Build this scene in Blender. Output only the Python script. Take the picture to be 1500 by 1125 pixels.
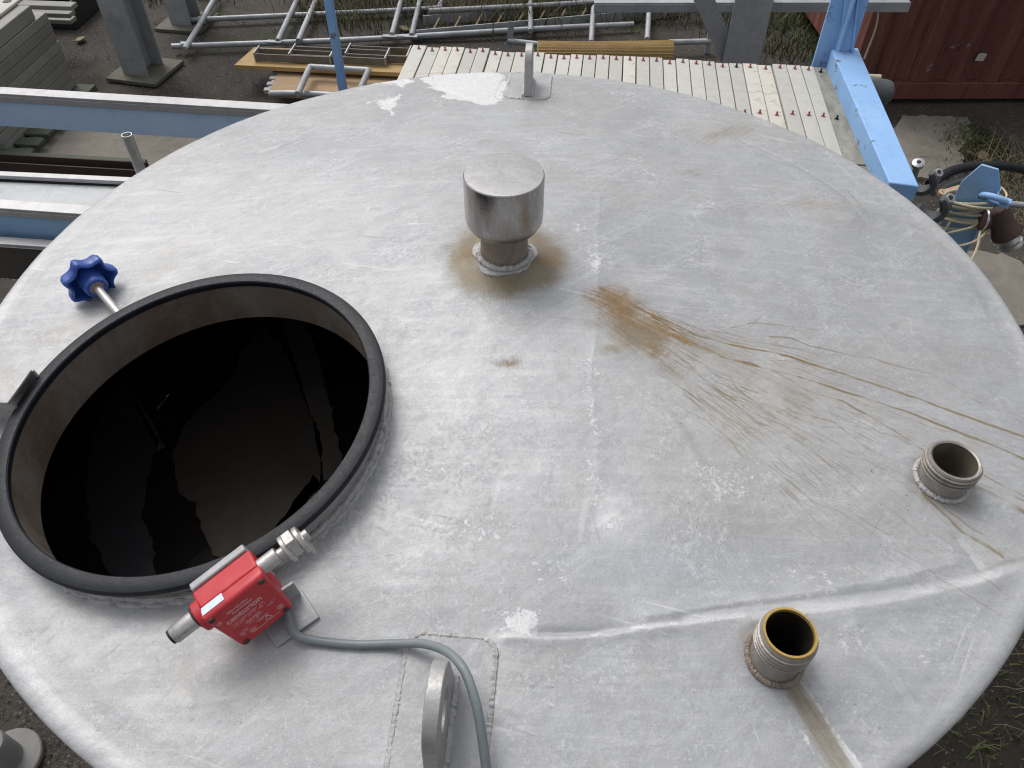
import bpy, math, random
import numpy as np
from mathutils import Vector, Matrix

random.seed(7); rng = np.random.default_rng(7)
S = bpy.context.scene
for o in list(bpy.data.objects): bpy.data.objects.remove(o)
COL = S.collection

# ------------------------------------------------------------------ camera, world, sun, exposure
TR, TH = 0.8, 2.2            # tank radius, height of its rim above the yard
TC = 0.11 * TR               # rise of the conical top
CAM = np.array([0.0, -1.1706 * TR, TH + 1.0106 * TR])
YAW, PITCH, ROLL, FPX = .0132, .8203, .0041, 1134.7
_f = np.array([math.sin(YAW) * math.cos(PITCH), math.cos(YAW) * math.cos(PITCH), -math.sin(PITCH)])
_r0 = np.array([math.cos(YAW), -math.sin(YAW), 0.0]); _u0 = np.cross(_r0, _f)
_r = math.cos(ROLL) * _r0 + math.sin(ROLL) * _u0; _u = -math.sin(ROLL) * _r0 + math.cos(ROLL) * _u0
cd = bpy.data.cameras.new('camera'); cam = bpy.data.objects.new('camera', cd); COL.objects.link(cam)
cd.sensor_width = 36; cd.lens = 36 * FPX / 1500; cd.clip_start = .02; cd.clip_end = 400
cam.matrix_world = Matrix(((_r[0], _u[0], -_f[0], CAM[0]), (_r[1], _u[1], -_f[1], CAM[1]), (_r[2], _u[2], -_f[2], CAM[2]), (0, 0, 0, 1)))
S.camera = cam
S.cycles.filter_width = 1.15
S.render.resolution_x, S.render.resolution_y = 1024, 768

SUN_EL, SUN_AZ = math.radians(56), math.radians(-36)     # azimuth clockwise from +Y
w = bpy.data.worlds.new('World'); S.world = w; w.use_nodes = True
wn = w.node_tree; wn.nodes.clear()
sky = wn.nodes.new('ShaderNodeTexSky'); sky.sky_type = 'NISHITA'; sky.sun_disc = False
sky.sun_elevation = SUN_EL; sky.sun_rotation = SUN_AZ; sky.air_density = 1.0; sky.dust_density = 5.0; sky.ozone_density = 1.0
hs = wn.nodes.new('ShaderNodeHueSaturation'); hs.inputs['Saturation'].default_value = .20
bg = wn.nodes.new('ShaderNodeBackground'); bg.inputs['Strength'].default_value = .15
wo = wn.nodes.new('ShaderNodeOutputWorld')
wn.links.new(sky.outputs[0], hs.inputs['Color']); wn.links.new(hs.outputs[0], bg.inputs[0]); wn.links.new(bg.outputs[0], wo.inputs[0])
sl = bpy.data.lights.new('sun', 'SUN'); sl.energy = .85; sl.angle = math.radians(28); sl.color = (1, .975, .94)
so = bpy.data.objects.new('sun', sl); COL.objects.link(so)
sd = Vector((math.sin(SUN_AZ) * math.cos(SUN_EL), math.cos(SUN_AZ) * math.cos(SUN_EL), math.sin(SUN_EL)))
so.rotation_euler = sd.to_track_quat('Z', 'Y').to_euler(); so.location = (3, 4, 9)
S.view_settings.view_transform = 'Standard'; S.view_settings.look = 'None'
S.view_settings.exposure = 0.12; S.view_settings.gamma = 1

# ------------------------------------------------------------------ measuring: photo pixel -> point of a known plane
def ray(u, v): return _f + ((u - 750) / FPX) * _r - ((v - 562.5) / FPX) * _u
def at(u, v, z):
    d = ray(u, v); return CAM + d * ((z - CAM[2]) / d[2])
def cone(x, y): return TH + TC * (1 - np.hypot(x, y) / TR)
def roof(u, v):
    z = TH
    for _ in range(40):
        q = at(u, v, z); z = cone(q[0], q[1])
    return q
V3 = lambda *a: np.array(a, float)
def nrm(a): a = np.asarray(a, float); return a / np.linalg.norm(a)
def roof_n(q): r = math.hypot(q[0], q[1]); k = TC / TR; return nrm((k * q[0] / r, k * q[1] / r, 1))

# ------------------------------------------------------------------ mesh helpers
def frame(z, x=None):
    z = nrm(z)
    if x is None: x = (1, 0, 0) if abs(z[0]) < .9 else (0, 1, 0)
    x = np.asarray(x, float); x = nrm(x - z * (x @ z)); return x, np.cross(z, x), z
class MB:
    def __init__(s): s.v = []; s.f = []; s.m = []
    def add(s, vs, fs, mi=0):
        b = len(s.v); s.v += [tuple(map(float, p)) for p in vs]; s.f += [tuple(i + b for i in f) for f in fs]; s.m += [mi] * len(fs); return s
    def box(s, c, d, ax=None, mi=0, taper=1.0):
        c = np.asarray(c, float); ax = ((1, 0, 0), (0, 1, 0), (0, 0, 1)) if ax is None else ax
        X, Y, Z = [np.asarray(a, float) * k / 2 for a, k in zip(ax, d)]
        vs = []
        for k in (-1, 1):
            t = taper if k > 0 else 1
            vs += [c - X * t - Y * t + Z * k, c + X * t - Y * t + Z * k, c + X * t + Y * t + Z * k, c - X * t + Y * t + Z * k]
        return s.add(vs, [(0, 3, 2, 1), (4, 5, 6, 7), (0, 1, 5, 4), (1, 2, 6, 5), (2, 3, 7, 6), (3, 0, 4, 7)], mi)
    def bar(s, a, b, wdt, hgt, up=(0, 0, 1), mi=0):
        a = np.asarray(a, float); b = np.asarray(b, float); X = nrm(b - a); up = np.asarray(up, float)
        Z = nrm(up - X * (up @ X)); Y = np.cross(Z, X)
        return s.box((a + b) / 2, (np.linalg.norm(b - a), wdt, hgt), (X, Y, Z), mi)
    def tube(s, pts, r, n=10, caps=True, closed=False, mi=0):
        P = [np.asarray(p, float) for p in pts]; N = len(P); rr = r if hasattr(r, '__len__') else [r] * N
        T = [nrm(P[(i + 1) % N] - P[i - 1]) if closed else nrm(P[min(i + 1, N - 1)] - P[max(i - 1, 0)]) for i in range(N)]
        x, y, _ = frame(T[0]); vs = []
        for i in range(N):
            x = nrm(x - T[i] * (x @ T[i])); y = np.cross(T[i], x)
            for k in range(n):
                a = 2 * math.pi * k / n; vs.append(P[i] + rr[i] * (math.cos(a) * x + math.sin(a) * y))
        fs = []
        for i in range(N if closed else N - 1):
            j = (i + 1) % N
            for k in range(n): fs.append((i * n + k, i * n + (k + 1) % n, j * n + (k + 1) % n, j * n + k))
        if caps and not closed: fs += [tuple(range(n))[::-1], tuple(range((N - 1) * n, N * n))]
        return s.add(vs, fs, mi)
    def lathe(s, prof, o, axis=(0, 0, 1), n=40, mi=0, closed=False, mis=None):
        x, y, z = frame(axis); o = np.asarray(o, float); vs = []
        for r, h in prof:
            for k in range(n):
                a = 2 * math.pi * k / n; vs.append(o + z * h + max(r, 1e-5) * (math.cos(a) * x + math.sin(a) * y))
        m = len(prof); b = len(s.v)
        for i in range(m if closed else m - 1):
            j = (i + 1) % m
            fs = [(i * n + k, i * n + (k + 1) % n, j * n + (k + 1) % n, j * n + k) for k in range(n)]
            mm = mis[i] if mis else mi
            s.f += [tuple(q + b for q in f) for f in fs]; s.m += [mm] * n
        s.v += [tuple(map(float, p)) for p in vs]; return s
    def prism(s, poly, o, X, Y, depth, mi=0):
        o = np.asarray(o, float); X = np.asarray(X, float); Y = np.asarray(Y, float); Z = np.cross(X, Y); n = len(poly)
        vs = [o + X * a + Y * b for a, b in poly] + [o + X * a + Y * b + Z * depth for a, b in poly]
        return s.add(vs, [tuple(range(n))[::-1], tuple(range(n, 2 * n))] + [(i, (i + 1) % n, n + (i + 1) % n, n + i) for i in range(n)], mi)
    def build(s, name, mat, parent=None, org=None, bevel=0, smooth=40, seg=2):
        me = bpy.data.meshes.new(name); o0 = np.zeros(3) if org is None else np.asarray(org, float)
        me.from_pydata([tuple(np.asarray(p) - o0) for p in s.v], [], s.f)
        mats = mat if isinstance(mat, (list, tuple)) else [mat]
        for m in mats: me.materials.append(m)
        if len(mats) > 1: me.polygons.foreach_set('material_index', s.m)
        if smooth: me.shade_smooth(); me.set_sharp_from_angle(angle=math.radians(smooth))
        me.validate(); me.update()
        o = bpy.data.objects.new(name, me); COL.objects.link(o)
        if parent: o.parent = parent
        elif org is not None: o.location = o0
        if bevel:
            b = o.modifiers.new('bevel', 'BEVEL'); b.width = bevel; b.segments = seg; b.limit_method = 'ANGLE'; b.angle_limit = math.radians(35)
        return o
def tag(o, label, cat, group=None):
    o['label'] = label; o['category'] = cat
    if group: o['group'] = group
    return o
def thing(name, loc, label, cat, group=None, rz=0):
    o = bpy.data.objects.new(name, None); COL.objects.link(o); o.location = tuple(map(float, loc)); o.rotation_euler = (0, 0, rz)
    o.empty_display_size = .1
    return tag(o, label, cat, group)
def structure(o, kind='structure'): o['kind'] = kind; return o
def copy_child(src, parent, loc=None):
    c = src.copy(); COL.objects.link(c); c.parent = parent
    if loc is not None: c.location = loc
    return c

# ------------------------------------------------------------------ materials
class NT:
    def __init__(s, name):
        s.m = bpy.data.materials.new(name); s.m.use_nodes = True; s.t = s.m.node_tree; s.b = s.t.nodes['Principled BSDF']
        s.tc = s.t.nodes.new('ShaderNodeTexCoord')
    def n(s, typ, **kw):
        q = s.t.nodes.new(typ)
        for k, v in kw.items(): setattr(q, k, v)
        return q
    def l(s, a, b): s.t.links.new(a, b)
    def noise(s, scale, det=5, rough=.6, dist=0, stretch=None, vec=None, w=0):
        q = s.n('ShaderNodeTexNoise'); q.inputs['Scale'].default_value = scale; q.inputs['Detail'].default_value = det
        q.inputs['Roughness'].default_value = rough; q.inputs['Distortion'].default_value = dist
        src = vec or s.tc.outputs['Object']
        if stretch or w:
            mp = s.n('ShaderNodeMapping'); mp.inputs['Scale'].default_value = stretch or (1, 1, 1); mp.inputs['Location'].default_value = (w, w * .7, w * 1.3)
            s.l(src, mp.inputs['Vector']); src = mp.outputs[0]
        s.l(src, q.inputs['Vector']); return q.outputs['Fac']
    def ramp(s, fac, a, b, lo=0, hi=1):
        q = s.n('ShaderNodeMapRange', interpolation_type='SMOOTHSTEP'); s.l(fac, q.inputs['Value'])
        for k, v in zip(('From Min', 'From Max', 'To Min', 'To Max'), (a, b, lo, hi)): q.inputs[k].default_value = v
        return q.outputs[0]
    def math(s, op, a, b=None, c=None):
        q = s.n('ShaderNodeMath', operation=op)
        for i, x in enumerate((a, b, c)):
            if x is None: continue
            if isinstance(x, (int, float)): q.inputs[i].default_value = x
            else: s.l(x, q.inputs[i])
        return q.outputs[0]
    def mix(s, fac, a, b, mode='MIX'):
        q = s.n('ShaderNodeMix', data_type='RGBA', blend_type=mode)
        for i, x in ((0, fac), (6, a), (7, b)):
            if isinstance(x, (int, float)): q.inputs[i].default_value = x
            elif isinstance(x, tuple): q.inputs[i].default_value = (*x, 1)
            else: s.l(x, q.inputs[i])
        return q.outputs[2]
    def bump(s, h, strength=.3, dist=.002):
        q = s.n('ShaderNodeBump'); q.inputs['Strength'].default_value = strength; q.inputs['Distance'].default_value = dist
        s.l(h, q.inputs['Height']); s.l(q.outputs[0], s.b.inputs['Normal'])
    def col(s, c):
        if isinstance(c, tuple): s.b.inputs['Base Color'].default_value = (*c, 1)
        else: s.l(c, s.b.inputs['Base Color'])
    def set(s, rough=.5, metal=0, spec=.5):
        if isinstance(rough, (int, float)): s.b.inputs['Roughness'].default_value = rough
        else: s.l(rough, s.b.inputs['Roughness'])
        if isinstance(metal, (int, float)): s.b.inputs['Metallic'].default_value = metal
        else: s.l(metal, s.b.inputs['Metallic'])
        s.b.inputs['Specular IOR Level'].default_value = spec
def weathered(name, base, alt, dirt, rough=.5, metal=0, scale=6, dirt_amt=.35, bump=.25, bscale=60, stretch=None, spec=.4, bdist=.002, rnd=0):
    t = NT(name); big = t.noise(scale, 6, .65, .6, stretch); fine = t.noise(scale * 9, 5, .7, 0, stretch, w=3.1); d = t.noise(scale * 2.3, 8, .72, .9, w=7.7)
    c = t.mix(t.ramp(big, .3, .7), base, alt)
    c = t.mix(t.math('MULTIPLY', t.ramp(fine, .35, .75), .35), c, alt)
    c = t.mix(t.math('MULTIPLY', t.ramp(d, .52, .72), dirt_amt), c, dirt)
    if rnd:
        oi = t.n('ShaderNodeObjectInfo'); k = t.ramp(oi.outputs['Random'], 0, 1, 1 - rnd, 1 + rnd * .35); hv = t.n('ShaderNodeHueSaturation')
        t.l(k, hv.inputs['Value']); t.l(c, hv.inputs['Color']); c = hv.outputs[0]
    t.col(c); t.set(t.ramp(fine, .2, .8, max(rough - .12, .05), min(rough + .12, 1)), metal, spec)
    if bump: t.bump(t.math('ADD', t.noise(bscale, 6, .7, 0, stretch), t.math('MULTIPLY', big, .6)), bump, bdist)
    return t.m
def chipped(name, base, alt, under, rust=(.10, .055, .03), scale=14, amt=.62):
    t = NT(name); big = t.noise(4, 6, .65, .4); ch = t.noise(scale, 9, .75, .3, w=2.2); dirt = t.noise(9, 7, .7, 1.2, w=5)
    c = t.mix(t.ramp(big, .3, .7), base, alt)
    c = t.mix(t.math('MULTIPLY', t.ramp(dirt, .5, .75), .35), c, tuple(x * .55 for x in base))
    m = t.ramp(ch, amt, amt + .03); c = t.mix(m, c, under); c = t.mix(t.ramp(ch, amt + .05, amt + .09), c, rust)
    t.col(c); t.set(t.ramp(big, 0, 1, .42, .6), 0, .4); t.bump(t.math('SUBTRACT', t.math('MULTIPLY', t.noise(70, 5), .3), m), .3, .0015); return t.m

M = {}
M['galv'] = weathered('galvanised_steel', (.40, .415, .435), (.30, .312, .33), (.15, .15, .14), .5, .35, 7, .4, rnd=.15)
M['column'] = weathered('galvanised_column', (.38, .39, .405), (.29, .298, .31), (.17, .165, .15), .6, .2, 5, .5)
M['stainless'] = weathered('brushed_stainless', (.50, .49, .48), (.40, .39, .38), (.25, .22, .19), .34, .85, 18, .35, .15, 120, rnd=.05)
M['steel_dull'] = weathered('dull_steel', (.47, .465, .46), (.36, .355, .35), (.22, .19, .155), .48, .55, 22, .5, .35, 160)
M['pin_steel'] = weathered('pin_steel', (.58, .565, .55), (.45, .43, .42), (.30, .25, .22), .42, .7, 40, .5, .2, 200)
M['weld'] = weathered('weld_bead', (.54, .535, .53), (.42, .41, .40), (.72, .72, .71), .5, .2, 45, .6, .8, 190, bdist=.004)
M['brown_weld'] = weathered('stained_weld', (.33, .29, .25), (.23, .18, .14), (.50, .48, .46), .55, .3, 45, .5, .8, 190, bdist=.004)
M['rubber'] = weathered('black_rubber', (.010, .0115, .015), (.014, .016, .021), (.055, .056, .060), .52, 0, 26, .22, .22, 90, spec=.28)
M['blue'] = chipped('blue_paint', (.22, .41, .72), (.28, .47, .76), (.16, .15, .13), amt=.60)
M['blue_pale'] = chipped('faded_blue_paint', (.43, .59, .80), (.48, .63, .82), (.42, .45, .46), amt=.70)
M['blue_deep'] = chipped('deep_blue_paint', (.25, .43, .66), (.31, .49, .71), (.22, .28, .35), amt=.70)
M['rail_cap'] = weathered('rail_cap_steel', (.46, .455, .46), (.37, .365, .37), (.22, .21, .20), .45, .4, 6, .4)
M['dark_steel'] = weathered('dark_steel', (.085, .08, .075), (.06, .056, .052), (.12, .09, .07), .6, .2, 9, .4)
M['rusty'] = weathered('rusty_channel', (.035, .026, .022), (.055, .030, .022), (.02, .018, .016), .75, 0, 9, .5)
M['plate_white'] = weathered('white_plastic', (.52, .515, .475), (.45, .445, .405), (.36, .33, .27), .55, 0, 9, .5, .15, 50, (1, .4, 1), rnd=.12)
M['plate_stained'] = weathered('stained_plastic', (.58, .575, .53), (.50, .48, .42), (.33, .19, .09), .55, 0, 9, .75, .15, 50, (1, .5, 1))
M['plate_dirty'] = weathered('dirty_plastic', (.34, .33, .29), (.18, .175, .145), (.085, .09, .045), .7, 0, 22, .9, .4, 60, (1, .35, 1))
M['plug_red'] = weathered('red_plug', (.36, .13, .13), (.27, .10, .10), (.42, .30, .28), .6, 0, 60, .4, 0)
M['plug_black'] = weathered('black_plug', (.012, .012, .013), (.02, .02, .02), (.03, .03, .03), .5, 0, 60, .3, 0)
M['grey_plate'] = weathered('grey_plastic_plate', (.30, .295, .272), (.25, .245, .226), (.15, .146, .128), .65, 0, 5, .5, .2, 50, (1, 1, .4), rnd=.18)
M['beige'] = weathered('beige_plastic', (.42, .40, .32), (.36, .34, .27), (.6, .6, .58), .6, 0, 8, .4)
M['black_plastic'] = weathered('black_plastic', (.012, .012, .014), (.02, .02, .022), (.03, .03, .03), .55, 0, 10, .3)
M['base_grime'] = weathered('grimy_plate', (.135, .128, .10), (.10, .097, .075), (.075, .085, .04), .85, 0, 12, .6, .4, 60)
M['green_wood'] = weathered('mossy_timber', (.105, .115, .09), (.075, .085, .065), (.06, .10, .035), .85, 0, 9, .6, .5, 60, (.4, 2, 2))
M['timber'] = weathered('yellow_plywood', (.46, .315, .135), (.38, .25, .10), (.24, .15, .07), .65, 0, 9, .45, .3, 60, (.4, 2, 2))
M['ply'] = weathered('weathered_plywood', (.40, .28, .17), (.33, .225, .13), (.22, .15, .10), .75, 0, 8, .5, .3, 60, (.4, 2, 2))
M['bracket'] = weathered('brown_steel', (.13, .115, .10), (.19, .17, .15), (.075, .06, .05), .6, .2, 12, .5)
M['mat'] = weathered('tan_mesh', (.50, .35, .16), (.42, .29, .125), (.30, .20, .09), .7, 0, 10, .4)
M['stub_steel'] = weathered('stub_steel', (.40, .375, .35), (.27, .245, .22), (.17, .135, .105), .48, .5, 30, .6, .35, 160)
M['cap_top'] = weathered('cap_top', (.42, .417, .415), (.34, .335, .33), (.26, .23, .21), .30, .85, 14, .5, .08, 120)
M['cap_steel'] = weathered('cap_steel', (.40, .39, .375), (.28, .265, .25), (.56, .54, .52), .24, .9, 16, .55, .10, 120, (1.6, 1.6, .35))
M['pad'] = weathered('pad_plate', (.40, .405, .415), (.31, .315, .325), (.52, .525, .53), .5, .2, 16, .6, .45, 90)
M['cable_grey'] = weathered('grey_cable', (.205, .235, .25), (.165, .19, .20), (.03, .03, .03), .42, 0, 14, .35, .1, 90)
M['rope'] = weathered('cream_cable', (.52, .47, .34), (.42, .375, .26), (.24, .20, .13), .6, 0, 25, .4)
M['iron'] = weathered('brown_iron', (.055, .032, .027), (.075, .045, .037), (.035, .022, .018), .65, 0, 15, .4, .5, 80)
M['cast'] = weathered('grey_casting', (.14, .145, .15), (.09, .092, .097), (.30, .30, .30), .5, .3, 16, .45, .4, 90)
M['chrome'] = weathered('bright_steel', (.62, .62, .62), (.48, .48, .48), (.25, .24, .22), .35, .8, 30, .3, .1)
M['lever'] = weathered('orange_lever', (.46, .27, .15), (.55, .40, .28), (.30, .18, .10), .55, 0, 20, .4)
M['concrete'] = weathered('old_concrete', (.22, .20, .17), (.165, .152, .13), (.085, .08, .066), .9, 0, 5, .6, .5, 45)
M['cement_grey'] = weathered('cement_grey_pipe', (.215, .215, .21), (.17, .17, .166), (.11, .105, .1), .7, 0, 8, .4)
M['stone'] = weathered('stone_chip', (.20, .18, .16), (.12, .11, .1), (.30, .28, .26), .85, 0, 20, .5, .3, rnd=.5)
M['straw'] = weathered('dry_straw', (.23, .185, .115), (.16, .125, .075), (.09, .075, .045), .8, 0, 3, .5, 0)
M['weed'] = weathered('green_weed', (.055, .075, .022), (.085, .10, .035), (.035, .045, .016), .8, 0, 3, .5, 0)
M['white_ink'] = weathered('white_print', (.72, .60, .60), (.62, .48, .48), (.5, .3, .3), .6, 0, 200, .4, 0)

def red_mat():
    t = NT('red_enamel'); a = t.noise(20, 6, .65, .4); ch = t.noise(75, 9, .75, .2, w=4); d = t.noise(38, 8, .7, 1, w=1)
    c = t.mix(t.ramp(a, .3, .7), (.50, .034, .044), (.42, .027, .037)); c = t.mix(t.math('MULTIPLY', t.ramp(d, .5, .75), .3), c, (.50, .13, .12))
    c = t.mix(t.ramp(ch, .70, .74), c, (.62, .48, .46)); t.col(c); t.set(t.ramp(a, .2, .8, .33, .52), 0, .45); t.bump(t.noise(220, 4), .12, .0006); return t.m
M['red_box'] = red_mat()
def knob_mat():
    t = NT('blue_plastic'); a = t.noise(40, 5, .6); d = t.noise(120, 8, .7, w=2)
    c = t.mix(t.ramp(a, .3, .7), (.022, .068, .30), (.034, .092, .37)); c = t.mix(t.math('MULTIPLY', t.ramp(d, .56, .7), .25), c, (.13, .18, .36)); t.col(c); t.set(t.ramp(a, 0, 1, .3, .5), 0, .5); t.bump(d, .08, .0006); return t.m
M['knob'] = knob_mat()
def neck_mat():
    t = NT('stained_neck'); a = t.noise(9, 7, .7, .5, (1, 1, .5)); b = t.noise(55, 6, .7, .2, (.6, .6, 5)); r = t.noise(16, 8, .75, 1.2, (1, 1, 2), w=3)
    c = t.mix(t.ramp(a, .35, .68), (.215, .190, .160), (.125, .085, .060)); c = t.mix(t.math('MULTIPLY', t.ramp(b, .4, .7), .5), c, (.20, .18, .16)); c = t.mix(t.math('MULTIPLY', t.ramp(r, .56, .7), .5), c, (.13, .065, .035))
    t.col(c); t.set(.55, .15, .35); t.bump(b, .25, .001); return t.m
M['neck'] = neck_mat()
def inside_mat():
    t = NT('tank_residue'); a = t.noise(2.2, 3, .5, .8, w=2.4); b = t.noise(40, 4, .6)
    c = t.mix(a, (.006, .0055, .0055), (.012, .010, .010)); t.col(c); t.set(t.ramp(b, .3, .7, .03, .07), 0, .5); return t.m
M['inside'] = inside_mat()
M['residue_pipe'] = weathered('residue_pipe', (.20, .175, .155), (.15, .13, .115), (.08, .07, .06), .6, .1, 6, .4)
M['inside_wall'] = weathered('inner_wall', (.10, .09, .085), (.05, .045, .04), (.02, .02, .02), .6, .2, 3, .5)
def container_mat():
    t = NT('container_red'); a = t.noise(1.6, 7, .7, .5, (1, 1, .35)); s_ = t.noise(5, 9, .75, .3, (3.2, 3.2, .16), w=3); f = t.noise(22, 6, .7); h = t.noise(2.4, 9, .72, .7, (1, 1, .6), w=9)
    c = t.mix(t.ramp(a, .3, .7), (.120, .036, .029), (.172, .066, .052)); c = t.mix(t.math('MULTIPLY', t.ramp(s_, .48, .62), .75), c, (.055, .022, .018)); c = t.mix(t.math('MULTIPLY', t.ramp(f, .4, .75), .35), c, (.17, .08, .065))
    c = t.mix(t.math('MULTIPLY', t.ramp(t.noise(6, 8, .72, .2, (4, 4, .12), w=13), .58, .68), .6), c, (.30, .17, .145)); c = t.mix(t.ramp(h, .64, .67), c, (.24, .20, .19)); t.col(c); t.set(.6, 0, .35); t.bump(f, .3, .003); return t.m
M['container'] = container_mat()
def ground_mat():
    t = NT('yard_asphalt'); a = t.noise(.9, 7, .7, .6); g = t.noise(55, 6, .75); p = t.n('ShaderNodeTexVoronoi'); p.inputs['Scale'].default_value = 70; t.l(t.tc.outputs['Object'], p.inputs['Vector'])
    k = t.noise(1.3, 8, .7, .8, w=5); mo = t.noise(1.1, 9, .72, .6, w=11)
    c = t.mix(t.ramp(a, .33, .68), (.036, .033, .030), (.070, .062, .053)); c = t.mix(t.math('MULTIPLY', t.ramp(g, .45, .75), .6), c, (.085, .076, .066))
    hsv = t.n('ShaderNodeSeparateColor'); t.l(p.outputs['Color'], hsv.inputs[0]); c = t.mix(t.math('MULTIPLY', t.ramp(hsv.outputs[0], .86, .95), t.ramp(p.outputs['Distance'], .45, .3)), c, (.17, .155, .14))
    c = t.mix(t.math('MULTIPLY', t.ramp(k, .52, .70), .7), c, (.024, .021, .018)); c = t.mix(t.math('MULTIPLY', t.ramp(mo, .58, .66), .8), c, (.034, .042, .014))
    t.col(c); t.set(.9, 0, .25); t.bump(t.math('ADD', g, p.outputs['Distance']), .7, .006); return t.m
M['ground'] = ground_mat()

def roof_mat():
    t = NT('weathered_tank_top')
    A = t.n('ShaderNodeAttribute', attribute_name='stain_a'); B = t.n('ShaderNodeAttribute', attribute_name='stain_b')
    sa = t.n('ShaderNodeSeparateColor'); t.l(A.outputs['Color'], sa.inputs[0]); sb = t.n('ShaderNodeSeparateColor'); t.l(B.outputs['Color'], sb.inputs[0])
    Cc = t.n('ShaderNodeAttribute', attribute_name='pale_tone'); pale = Cc.outputs['Fac']
    rust, tan, white = sa.outputs; dark, smooth, spots = sb.outputs
    mul = lambda a_, b_: t.math('MULTIPLY', a_, b_)
    cen = lambda a_, k: t.math('MULTIPLY', t.math('SUBTRACT', a_, .5), k)
    # coordinates along and across the fall of the cone
    sx_ = t.n('ShaderNodeSeparateXYZ'); t.l(t.tc.outputs['Object'], sx_.inputs[0]); th = t.math('ARCTAN2', sx_.outputs[1], sx_.outputs[0])
    rad = t.math('SQRT', t.math('ADD', mul(sx_.outputs[0], sx_.outputs[0]), mul(sx_.outputs[1], sx_.outputs[1])))
    cv = t.n('ShaderNodeCombineXYZ'); t.l(mul(th, 60.0), cv.inputs[0]); t.l(mul(rad, 5.0), cv.inputs[1]); pol = cv.outputs[0]
    run = t.noise(1.0, 8, .72, .25, vec=pol); run2 = t.noise(2.6, 6, .7, .2, vec=pol, w=9)
    big = t.noise(3.0, 5, .55, .6); mid = t.noise(11, 10, .74, .7, w=2); fine = t.noise(70, 9, .78, .3, w=4); grain = t.noise(330, 5, .75, 0, w=1); crys = t.noise(150, 8, .8, .6, w=14)
    def rotated(deg):
        q = t.n('ShaderNodeVectorRotate', rotation_type='Z_AXIS'); q.inputs['Angle'].default_value = math.radians(deg); t.l(t.tc.outputs['Object'], q.inputs['Vector']); return q.outputs[0]
    brush = t.noise(40, 8, .76, .3, (.18, 2.0, 1), w=6); diag = t.noise(34, 8, .76, .4, (.2, 2.0, 1), vec=rotated(-38), w=33); swirl = t.noise(18, 10, .78, 1.6, w=8)
    c = t.mix(t.ramp(big, .34, .66), (.355, .364, .380), (.452, .458, .467))
    c = t.mix(mul(t.ramp(mid, .44, .60), .50), c, (.345, .358, .385))
    c = t.mix(mul(t.ramp(brush, .47, .62), t.ramp(big, .35, .6, .15, .50)), c, (.585, .59, .60))
    c = t.mix(mul(t.ramp(diag, .48, .62), t.ramp(mid, .35, .6, .10, .42)), c, (.57, .575, .583))
    c = t.mix(mul(t.ramp(swirl, .52, .62), .35), c, (.49, .475, .455))
    c = t.mix(mul(t.ramp(t.noise(34, 10, .8, .7, w=17), .48, .62), .38), c, (.32, .328, .342))
    c = t.mix(mul(smooth, .7), c, (.365, .388, .425)); c = t.mix(mul(t.ramp(t.noise(2.3, 9, .7, 1.0, w=81), .48, .62), .30), c, (.40, .375, .335)); c = t.mix(mul(t.ramp(t.noise(6.5, 10, .75, 1.4, w=87), .52, .60), .26), c, (.335, .32, .29))
    c = t.mix(mul(t.ramp(run2, .52, .66), .16), c, (.33, .325, .31))
    c = t.mix(mul(pale, t.ramp(t.math('ADD', mul(brush, .5), mul(diag, .5)), .36, .58, .45, 1.0)), c, (.655, .66, .67))
    # faint tide marks where water stood
    for sc, w_, k in ((4.5, 51, .30), (8.0, 57, .22)):
        n_ = t.noise(sc, 7, .62, 1.1, w=w_); ln_ = t.math('ABSOLUTE', t.math('SUBTRACT', n_, .5)); c = t.mix(mul(t.ramp(ln_, .010, .0), mul(t.ramp(fine, .35, .6), k)), c, (.64, .645, .65))
        c = t.mix(mul(t.ramp(t.math('SUBTRACT', n_, .5), .0, .004), .10), c, (.33, .335, .35))
    # hairline scratches
    for dg, sc, w_, th_ in ((17, 60, 61, .70), (-52, 75, 67, .71), (80, 66, 71, .72)):
        sn = t.noise(sc, 2, .5, .15, (.045, 1.6, 1), vec=rotated(dg), w=w_); g_ = t.ramp(t.noise(5, 3, .5, 0, w=w_ + 3), .5, .62); c = t.mix(mul(mul(t.ramp(sn, th_, th_ + .03), g_), .45), c, (.25, .25, .255)); c = t.mix(mul(mul(t.ramp(sn, 1 - th_, 1 - th_ - .03), g_), .45), c, (.68, .685, .69))
    # white oxide: crisp crystals where the mask meets the noise
    wr = t.math('ADD', white, cen(fine, 1.1)); wr = t.math('ADD', wr, cen(crys, 1.7)); wr = t.math('ADD', wr, cen(swirl, .8))
    wm = t.ramp(wr, .42, .66); c = t.mix(mul(wm, t.ramp(crys, .3, .6, .5, .95)), c, (.73, .735, .745))
    wb = mul(t.ramp(t.math('ADD', crys, mul(mid, .7)), .91, 1.02), .5); c = t.mix(wb, c, (.67, .675, .685))
    c = t.mix(mul(dark, .75), c, (.20, .20, .205))
    c = t.mix(mul(t.ramp(grain, .5, .68), .30), c, (.25, .252, .26)); c = t.mix(mul(t.ramp(t.noise(420, 3, .6, 0, w=44), .55, .7), .25), c, (.66, .66, .665))
    # run-off stains follow the fall of the cone
    te = t.math('ADD', tan, mul(cen(run2, .9), t.ramp(tan, .02, .25))); te = t.math('ADD', te, mul(cen(crys, .55), t.ramp(tan, .02, .25))); te = t.math('MULTIPLY', t.ramp(te, .11, .90), .92); c = t.mix(te, c, t.mix(t.ramp(mid, .4, .6), (.235, .190, .112), (.190, .150, .088)))
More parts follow.
